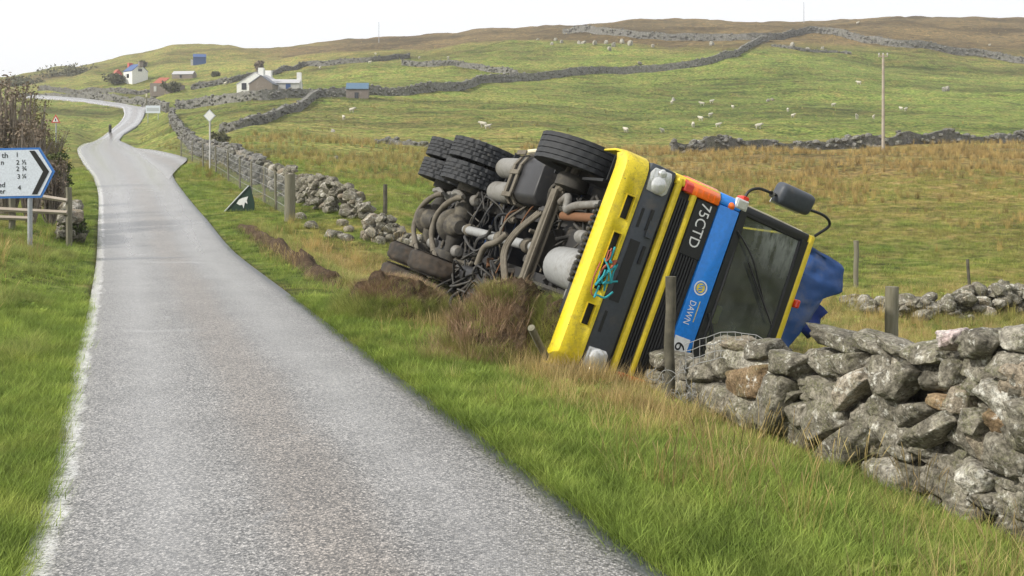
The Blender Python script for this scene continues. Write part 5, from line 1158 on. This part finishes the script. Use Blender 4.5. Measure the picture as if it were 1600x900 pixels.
# ------------------------------------------------------------------ sheep and hill rocks
def sheep_proto():
    rt = bpy.data.objects.new('sheep', None); COL.objects.link(rt); bm = bmesh.new()
    me = bpy.data.meshes.new('body'); vs = [(-.45, 0, .62), (-.25, 0, .63), (.05, 0, .62), (.32, 0, .66), (.5, 0, .82), (.66, 0, .86), (.78, 0, .78)]; rs = [.17, .27, .28, .24, .14, .11, .065]; es = [(i, i+1) for i in range(6)]
    for x, y in ((-.32, .13), (-.32, -.13), (.26, .12), (.26, -.12)):
        k = len(vs); b = 1 if x < 0 else 3; vs += [(x, y, .38), (x-.02, y, .2), (x, y, 0)]; rs += [.07, .04, .035]; es += [(b, k), (k, k+1), (k+1, k+2)]
    k = len(vs); vs += [(-.58, 0, .52)]; rs += [.05]; es += [(0, k)]
    for s in (-1, 1): k = len(vs); vs += [(.6, s*.15, .93)]; rs += [.035]; es += [(5, k)]
    me.from_pydata(vs, es, []); o = link('body', me, rt, MT['fleece']); sk = o.modifiers.new('skin', 'SKIN'); 
    for v, r in zip(me.skin_vertices[0].data, rs): v.radius = (r, r)
    me.skin_vertices[0].data[1].use_root = True
    o.modifiers.new('sub', 'SUBSURF').levels = 1; o.modifiers['sub'].render_levels = 1
    dg = bpy.context.evaluated_depsgraph_get(); m2 = bpy.data.meshes.new_from_object(o.evaluated_get(dg)); o.modifiers.clear(); o.data = m2; m2.name = 'body'; m2.shade_smooth()
    if not m2.materials: m2.materials.append(MT['fleece'])
    MB().tube([(.62, 0, .86), (.72, 0, .81), (.82, 0, .75)], [.085, .075, .05], 8).build('face', MT['sheepface'], rt, smooth=60)
    return rt
SH = [(1050, 165), (1097, 165), (1112, 162), (1145, 169), (1239, 186), (1302, 171), (1339, 187), (1365, 187), (1408, 175), (1415, 178), (1083, 202), (1035, 206), (1122, 203), (1095, 190), (1110, 181), (978, 206), (1185, 203), (1342, 136), (1231, 175), (762, 203), (755, 199), (537, 186), (565, 91), (587, 84), (578, 104), (655, 86), (700, 92), (470, 127), (550, 176), (500, 112), (352, 131), (1546, 67), (1340, 39)]
SHL = {(1342, 136): 'sheep alone high on the slope just left of the pole top', (1340, 39): 'white speck of a sheep on the brown crest above the tall pole', (1546, 67): 'sheep on the brown crest at the far right',
 (352, 131): 'sheep beside the wall left of the white cottage', (470, 127): 'sheep beside the right hand chimney of the white cottage', (1339, 187): 'sheep left of the two just left of the pole', (1365, 187): 'sheep standing right against the left side of the tall pole',
 (1408, 175): 'left sheep of the pair right of the tall pole', (1415, 178): 'right sheep of the pair right of the tall pole', (537, 186): 'sheep in the field nearest to the verge wall', (550, 176): 'sheep in the field a little above the one nearest the verge wall',
 (762, 203): 'right sheep of the pair just above the rear wheels', (755, 199): 'left sheep of the pair just above the rear wheels', (978, 206): 'sheep just above the front wheel of the lorry', (1231, 175): 'sheep alone in the middle of the slope above the mirror', (655, 86): 'larger sheep beside the skyline dip left of the upper slope', (700, 92): 'sheep alone above the short wall on the upper slope', (500, 112): 'sheep between the cottage and the slanting wall behind it'}
proto = sheep_proto()
for i, (px, py) in enumerate(SH):
    o = proto if i == 0 else copy_tree(proto); p = hit(px, py+2); o.location = (p.x, p.y, gz(p.x, p.y)-.03); o.rotation_euler = (0, 0, r_.uniform(0, 6.3)); s = .72*r_.uniform(.85, 1.15); o.scale = (s, s, s)
    tag(o, SHL.get((px, py)) or ('tiny white sheep in the flock on the green slope left of the tall pole' if px < 1320 and px > 1000 else 'tiny white sheep on the pasture above the stone shed'), 'sheep', 'sheep grazing on the hill')
RK = [(862, 72), (868, 66), (877, 70), (905, 72), (912, 71), (930, 76), (947, 74), (952, 82), (958, 78), (972, 73), (985, 77), (1000, 99), (1004, 102), (1020, 77), (1110, 73), (1112, 70), (840, 65), (1225, 78), (1238, 76), (1262, 80), (1285, 78), (1052, 156), (1200, 158), (1207, 156), (1480, 143), (1475, 145), (525, 245), (520, 205)]
for i, (px, py) in enumerate(RK):
    p = hit(px, py+2); k = p.y/1600; o = bpy.data.objects.new('boulder', PALE[5+i % 3]); COL.objects.link(o); s = r_.uniform(4.5, 8)*k; o.location = (p.x, p.y, gz(p.x, p.y)+s*.3); o.scale = (s, s, s*r_.uniform(.8, 1.7)); o.rotation_euler = (.2, .1, i)
    tag(o, 'upright pale rock in the outcrop under the topmost wall' if px < 1010 and py < 110 else 'pale rock near the junction of the two hill walls' if py < 85 else 'grey rock lying in the open pasture', 'rock', 'rocks scattered on the hillside')

# ------------------------------------------------------------------ grass (uncountable: scattered tufts)
def tuft(name, n, h, spread, wid, bend, mat, seed, seg=3):
    rnd = random.Random(seed); v, f, tip = [], [], []
    for _ in range(n):
        a = rnd.uniform(0, 6.3); r = spread*rnd.random()**.7; x, y = r*math.cos(a), r*math.sin(a); hh = h*rnd.uniform(.45, 1.1); da = a+rnd.uniform(-1.2, 1.2); b = bend*hh*rnd.uniform(.3, 1.2); w0 = wid*rnd.uniform(.7, 1.3)
        px_, py_ = -math.sin(da+rnd.uniform(-.8, .8)), math.cos(da); k = len(v)
        for i in range(seg):
            t = i/seg; c = (x+math.cos(da)*b*t*t, y+math.sin(da)*b*t*t, hh*t*(1-.15*bend*t)-.02); ww = w0*(1-t*.6)
            v += [(c[0]-px_*ww, c[1]-py_*ww, c[2]), (c[0]+px_*ww, c[1]+py_*ww, c[2])]; tip += [t, t]
        v.append((x+math.cos(da)*b, y+math.sin(da)*b, hh*(1-.15*bend))); tip.append(1.)
        for i in range(seg-1): f.append((k+2*i, k+2*i+1, k+2*i+3, k+2*i+2))
        f.append((k+2*seg-2, k+2*seg-1, k+2*seg))
    me = bpy.data.meshes.new(name); me.from_pydata(v, [], f); me.shade_smooth(); add_attr(me, 'tip', tip); me.materials.append(MT[mat])
    return bpy.data.objects.new(name, me)
def scatter(name, tf, P, Sc, dry, label=None):
    me = bpy.data.meshes.new(name); me.from_pydata(P.tolist(), [], [])
    add_attr(me, 'sc', Sc); add_attr(me, 'rz', RNG.uniform(0, 6.28, len(P))); add_attr(me, 'dry', dry)
    o = bpy.data.objects.new(name, me); COL.objects.link(o); o['kind'] = 'stuff'
    ng = bpy.data.node_groups.new(name+'_scatter', 'GeometryNodeTree'); ng.interface.new_socket('Geometry', in_out='INPUT', socket_type='NodeSocketGeometry'); ng.interface.new_socket('Geometry', in_out='OUTPUT', socket_type='NodeSocketGeometry')
    n = ng.nodes; gi, go = n.new('NodeGroupInput'), n.new('NodeGroupOutput'); mp_ = n.new('GeometryNodeMeshToPoints'); ip = n.new('GeometryNodeInstanceOnPoints'); oi = n.new('GeometryNodeObjectInfo'); oi.inputs['Object'].default_value = tf; oi.inputs['As Instance'].default_value = True
    def at(nm): a = n.new('GeometryNodeInputNamedAttribute'); a.data_type = 'FLOAT'; a.inputs['Name'].default_value = nm; return a.outputs['Attribute']
    cx = n.new('ShaderNodeCombineXYZ'); ng.links.new(at('rz'), cx.inputs[2]); l = ng.links.new
    l(gi.outputs[0], mp_.inputs[0]); l(mp_.outputs[0], ip.inputs['Points']); l(oi.outputs['Geometry'], ip.inputs['Instance']); l(cx.outputs[0], ip.inputs['Rotation']); l(at('sc'), ip.inputs['Scale']); l(ip.outputs[0], go.inputs[0])
    md = o.modifiers.new('scatter', 'NODES'); md.node_group = ng; return o
lw_inv = lorry.matrix_world.inverted()
LWI = np.array(lw_inv)
def place(n, y0, y1, amin, amax, keep, power=1., edge=.05):
    """random ground points within a view wedge, uniform per area, thinned by keep()"""
    Y = np.sqrt(RNG.uniform(y0**2, y1**2, n)) if power == 1 else y0*(y1/y0)**RNG.random(n)
    X = RNG.uniform(amin, amax, n)*Y
    rmk = road_mask(X, Y); e_ = edge_dist(X, Y); k = (~rmk & (e_ > edge)) | (rmk & (e_ < .05) & (edge < .03) & (RNG.random(n) < .10))
    X, Y = X[k], Y[k]; k = keep(X, Y) > RNG.random(len(X)); X, Y = X[k], Y[k]
    Z = zs(X, Y)+hummock(X, Y)
    # nothing grows inside the lorry
    q = np.stack([X, Y, Z+.15, np.ones_like(X)], 0); loc = LWI @ q
    ins = (loc[0] > -6.3) & (loc[0] < 1.3) & (abs(loc[1]) < 1.12) & (loc[2] > .38) & (loc[2] < 3.)
    X, Y, Z = X[~ins], Y[~ins], Z[~ins]
    return X, Y, Z
def wallgap(X, Y):
    n = road_n(X, Y); return ~((n > 5.0) & (n < 5.55) & (Y < 9.9))
AM = .74
T1 = tuft('grass_tuft', 34, .060, .10, .0022, .9, 'grass', 1); T1b = tuft('grass_tuft', 28, .105, .11, .0024, 1.1, 'grass', 11)
T2 = tuft('long_grass_tuft', 30, .27, .12, .0024, .9, 'longgrass', 2, 4); T3 = tuft('straw_tuft', 20, .36, .12, .0018, .6, 'straw', 3, 4); T4 = tuft('rush_tuft', 40, .55, .11, .005, .35, 'rush', 4, 3)
def lawn(X, Y):
    e = edge_dist(X, Y); return wallgap(X, Y)*np.clip(1.15-Y/16, .12, 1)
X, Y, Z = place(185000, 3.0, 15, -AM, AM, lawn, 1, .02); Zs_ = RNG.uniform(.6, 1.25, len(X))
h_ = RNG.random(len(X)) < .5
for nm, tf, mk in (('short_grass', T1, h_), ('verge_grass', T1b, ~h_)): scatter(nm, tf, np.stack([X, Y, Z], 1)[mk], Zs_[mk], dryness(X, Y)[mk])
X, Y, Z = place(74000, 15, 60, -AM, AM, lambda X, Y: np.clip(1.2-Y/62, .2, 1), 1, .12); scatter('field_grass', T1b, np.stack([X, Y, Z], 1), RNG.uniform(.6, 1.3, len(X))*(1+Y/70), dryness(X, Y))
def longk(X, Y):
    n = road_n(X, Y); e = edge_dist(X, Y); c = sm(fbm(X*.7, Y*.7, 91), -.05, .2)
    k = np.where(n > 2.4, sm(n, 3.0, 4.2)*(.12+.7*c)*(1-.7*sm(n, 4.4, 4.8)*(Y < 9)), .4*sm(-n, 1.0, 2.6)*c)*(.35+.65*sm(Y, 6.5, 9)); return k*wallgap(X, Y)
X, Y, Z = place(26000, 4., 24, -AM, AM, longk, 1, .3); scatter('long_grass', T2, np.stack([X, Y, Z], 1), RNG.uniform(.4, 1.0, len(X)), dryness(X, Y))
def strawk(X, Y):
    n = road_n(X, Y); c = sm(fbm(X*.5+7, Y*.5, 95), 0, .2); return np.where(n > 2.4, sm(n, 2.6, 3.6)*(.20+.6*c), .2*sm(-n, 1.0, 3.)*c)*wallgap(X, Y)
X, Y, Z = place(26000, 4., 24, -AM, AM, strawk, 1, .3); scatter('dry_grass', T3, np.stack([X, Y, Z], 1), RNG.uniform(.4, .95, len(X)), dryness(X, Y))
def rushk(X, Y): return sm(fbm(X*.15, Y*.15, 99)+.25*dryness(X, Y), .10, .30)*.8+.02
X, Y, Z = place(22000, 14, 95, -AM, AM, rushk, 1, .9); scatter('rushes', T4, np.stack([X, Y, Z], 1), RNG.uniform(.4, .85, len(X))*(1+Y/200), dryness(X, Y)+.1)
X, Y, Z = place(11000, 60, 330, -AM, AM, lambda X, Y: sm(fbm(X*.05, Y*.08, 101)+.2*dryness(X, Y), .02, .25)*.8+.05, 2, 1.); scatter('hill_tussocks', T4, np.stack([X, Y, Z], 1), RNG.uniform(.5, 1.0, len(X)), dryness(X, Y)-.1)
def clumpk(X, Y):
    n = road_n(X, Y); return sm(n, 3.2, 4.2)*(1-sm(n, 4.75, 5.0))*sm(Y, 7.4, 8.6)*(1-sm(Y, 13, 17))*sm(fbm(X*1.1+3, Y*1.1, 131), -.08, .15)
X, Y, Z = place(10500, 7., 17, -.2, .25, clumpk, 1, .3); scatter('dry_clumps', T3, np.stack([X, Y, Z], 1), RNG.uniform(.45, .95, len(X)), dryness(X, Y)-.1)
def weedk(X, Y): return (road_n(X, Y) < -.8)*sm(fbm(X*.9, Y*.9, 137), .02, .16)
X, Y, Z = place(40000, 8., 40, -.62, -.3, weedk, 1, .3); scatter('verge_weeds', T2, np.stack([X, Y, Z], 1), RNG.uniform(.35, .85, len(X)), np.full(len(X), -.35))
def broadleaf(name, n, L, wd, seed):
    rnd = random.Random(seed); v, f, tip = [], [], []
    for i in range(n):
        a = 2.4*i+rnd.uniform(-.4, .4); l_ = L*rnd.uniform(.6, 1.1); el = rnd.uniform(.3, 1.0); k = len(v); c, s_ = math.cos(a), math.sin(a)
        for t, ww in ((.05, .15), (.35, .8), (.65, 1.), (.9, .5)):
            r = l_*t*math.cos(el*.8); z = l_*(t*math.sin(el)-.35*t*t); v += [(r*c-s_*wd*ww, r*s_+c*wd*ww, z+.008), (r*c+s_*wd*ww, r*s_-c*wd*ww, z+.008)]; tip += [t*.4]*2
        v.append((l_*math.cos(el*.8)*c, l_*math.cos(el*.8)*s_, l_*(math.sin(el)-.35))); tip.append(.5)
        f += [(k+2*j, k+2*j+1, k+2*j+3, k+2*j+2) for j in range(3)]+[(k+6, k+7, k+8)]
    me = bpy.data.meshes.new(name); me.from_pydata(v, [], f); me.shade_smooth(); add_attr(me, 'tip', tip); me.materials.append(MT['grass']); return bpy.data.objects.new(name, me)
def seedstems(name, n, h, seed):
    rnd = random.Random(seed); mb = MB(); tip = []
    for i in range(n):
        a = rnd.uniform(0, 6.3); r = .10*rnd.random(); l_ = h*rnd.uniform(.6, 1.1); b = l_*rnd.uniform(.1, .45); x, y = r*math.cos(a), r*math.sin(a)
        P_ = [(x+b*math.cos(a)*t*t, y+b*math.sin(a)*t*t, l_*t) for t in (0, .4, .75, .86, .95, 1.)]; k = len(mb.v); mb.tube(P_, [.0015, .0012, .0011, .0032, .0026, .0007], 3, False); tip += [.5]*9+[1.]*9
    me = mb.mesh(name); add_attr(me, 'tip', tip); me.materials.append(MT['straw']); return bpy.data.objects.new(name, me)
T7, T8 = broadleaf('dock_rosette', 9, .11, .014, 5), seedstems('seed_stems', 7, .42, 6)
def plk(X, Y):
    n = road_n(X, Y); return ((n > 2.9) | (n < -.8))*sm(fbm(X*.8+11, Y*.8, 151), -.05, .2)*wallgap(X, Y)
X, Y, Z = place(5200, 4., 24, -AM, AM, plk, 1, .3); scatter('broadleaf_weeds', T7, np.stack([X, Y, Z+.03], 1), RNG.uniform(.5, 1.25, len(X)), np.full(len(X), -.45))
X, Y, Z = place(5200, 4., 26, -AM, AM, lambda X, Y: (((road_n(X, Y) > 2.8) & (road_n(X, Y) < 8)) | (road_n(X, Y) < -1.2))*sm(fbm(X*.6+5, Y*.6, 157), -.1, .2)*wallgap(X, Y), 1, .3); scatter('seeding_grass', T8, np.stack([X, Y, Z], 1), RNG.uniform(.5, 1.05, len(X)), RNG.uniform(.0, .6, len(X)))
# grass and torn roots on the thrown-up turf
def mound_h(X, Y): return max(-1, .72*(1-min(1, math.hypot((X+.08)/.66, (Y-10.75)/.75))**2.2), .68*(1-min(1, math.hypot((X-.50)/.45, (Y-10.6)/.55))**2.2))
pts, sc, p2, s2 = [], [], [], []
for _ in range(9000):
    X, Y = r_.uniform(-.85, .98), r_.uniform(9.9, 11.5); h = mound_h(X, Y)
    if h < .0: continue
    q = (X, Y, float(zs(X, Y))-.05+h)
    if X > .22+r_.uniform(-.12, .12) or h > .66 and r_.random() < .5 or (h < .16 and r_.random() < .35): pts.append(q); sc.append(r_.uniform(.3, .8))
    elif r_.random() < .09: p2.append(q); s2.append(r_.uniform(.25, .8))
    elif r_.random() < .10: pts.append(q); sc.append(r_.uniform(.25, .6))
for _ in range(2600):
    a_, d_ = r_.uniform(0, 6.3), r_.random()**.5; X, Y = -1.5+.85*d_*math.cos(a_), 13.5+.9*d_*math.sin(a_); q = (X, Y, float(zs(X, Y))-.03+.46*(1-d_**2.2))
    if d_ > .7 or r_.random() < .12: pts.append(q); sc.append(r_.uniform(.3, .8))
    else: p2.append(q); s2.append(r_.uniform(.2, .5))
for i, p_ in enumerate(gp):
    for _ in range(26):
        X, Y = p_.x+r_.uniform(.12, .7)+(r_.uniform(-.35, 0) if r_.random() < .12 else 0), p_.y+r_.uniform(-.12, .25); pts.append((X, Y, gz(X, Y)+.08*r_.random())); sc.append(r_.uniform(.3, .75))
scatter('turf_grass', T2, np.array(pts), np.array(sc), RNG.uniform(-.25, .25, len(pts)))
m = N('torn_root_fibre'); m.set(col=m.mix(m.objrand(), (.15, .095, .06), (.44, .31, .20)), rough=.95, spec=.1); MT['root'] = m.m
T5 = tuft('root_tuft', 30, .34, .13, .0026, .75, 'root', 5, 4)
scatter('torn_roots', T5, np.array(p2), np.array(s2), np.zeros(len(p2)))

# ------------------------------------------------------------------ thin moist air over the croft land
zt_ = 62.
hz_ = MB().span((-1500, -1500, -9), (1500, 1500, zt_)); hm = bpy.data.materials.new('moist_air'); hm.use_nodes = True; t_ = hm.node_tree; t_.nodes.remove(t_.nodes['Principled BSDF'])
pv = t_.nodes.new('ShaderNodeVolumePrincipled'); pv.inputs['Density'].default_value = .0005; pv.inputs['Color'].default_value = (.95, .96, .97, 1); pv.inputs['Anisotropy'].default_value = .3
t_.links.new(pv.outputs[0], t_.nodes['Material Output'].inputs['Volume'])
ho = hz_.build('haze', hm); tag(ho, kind='stuff')
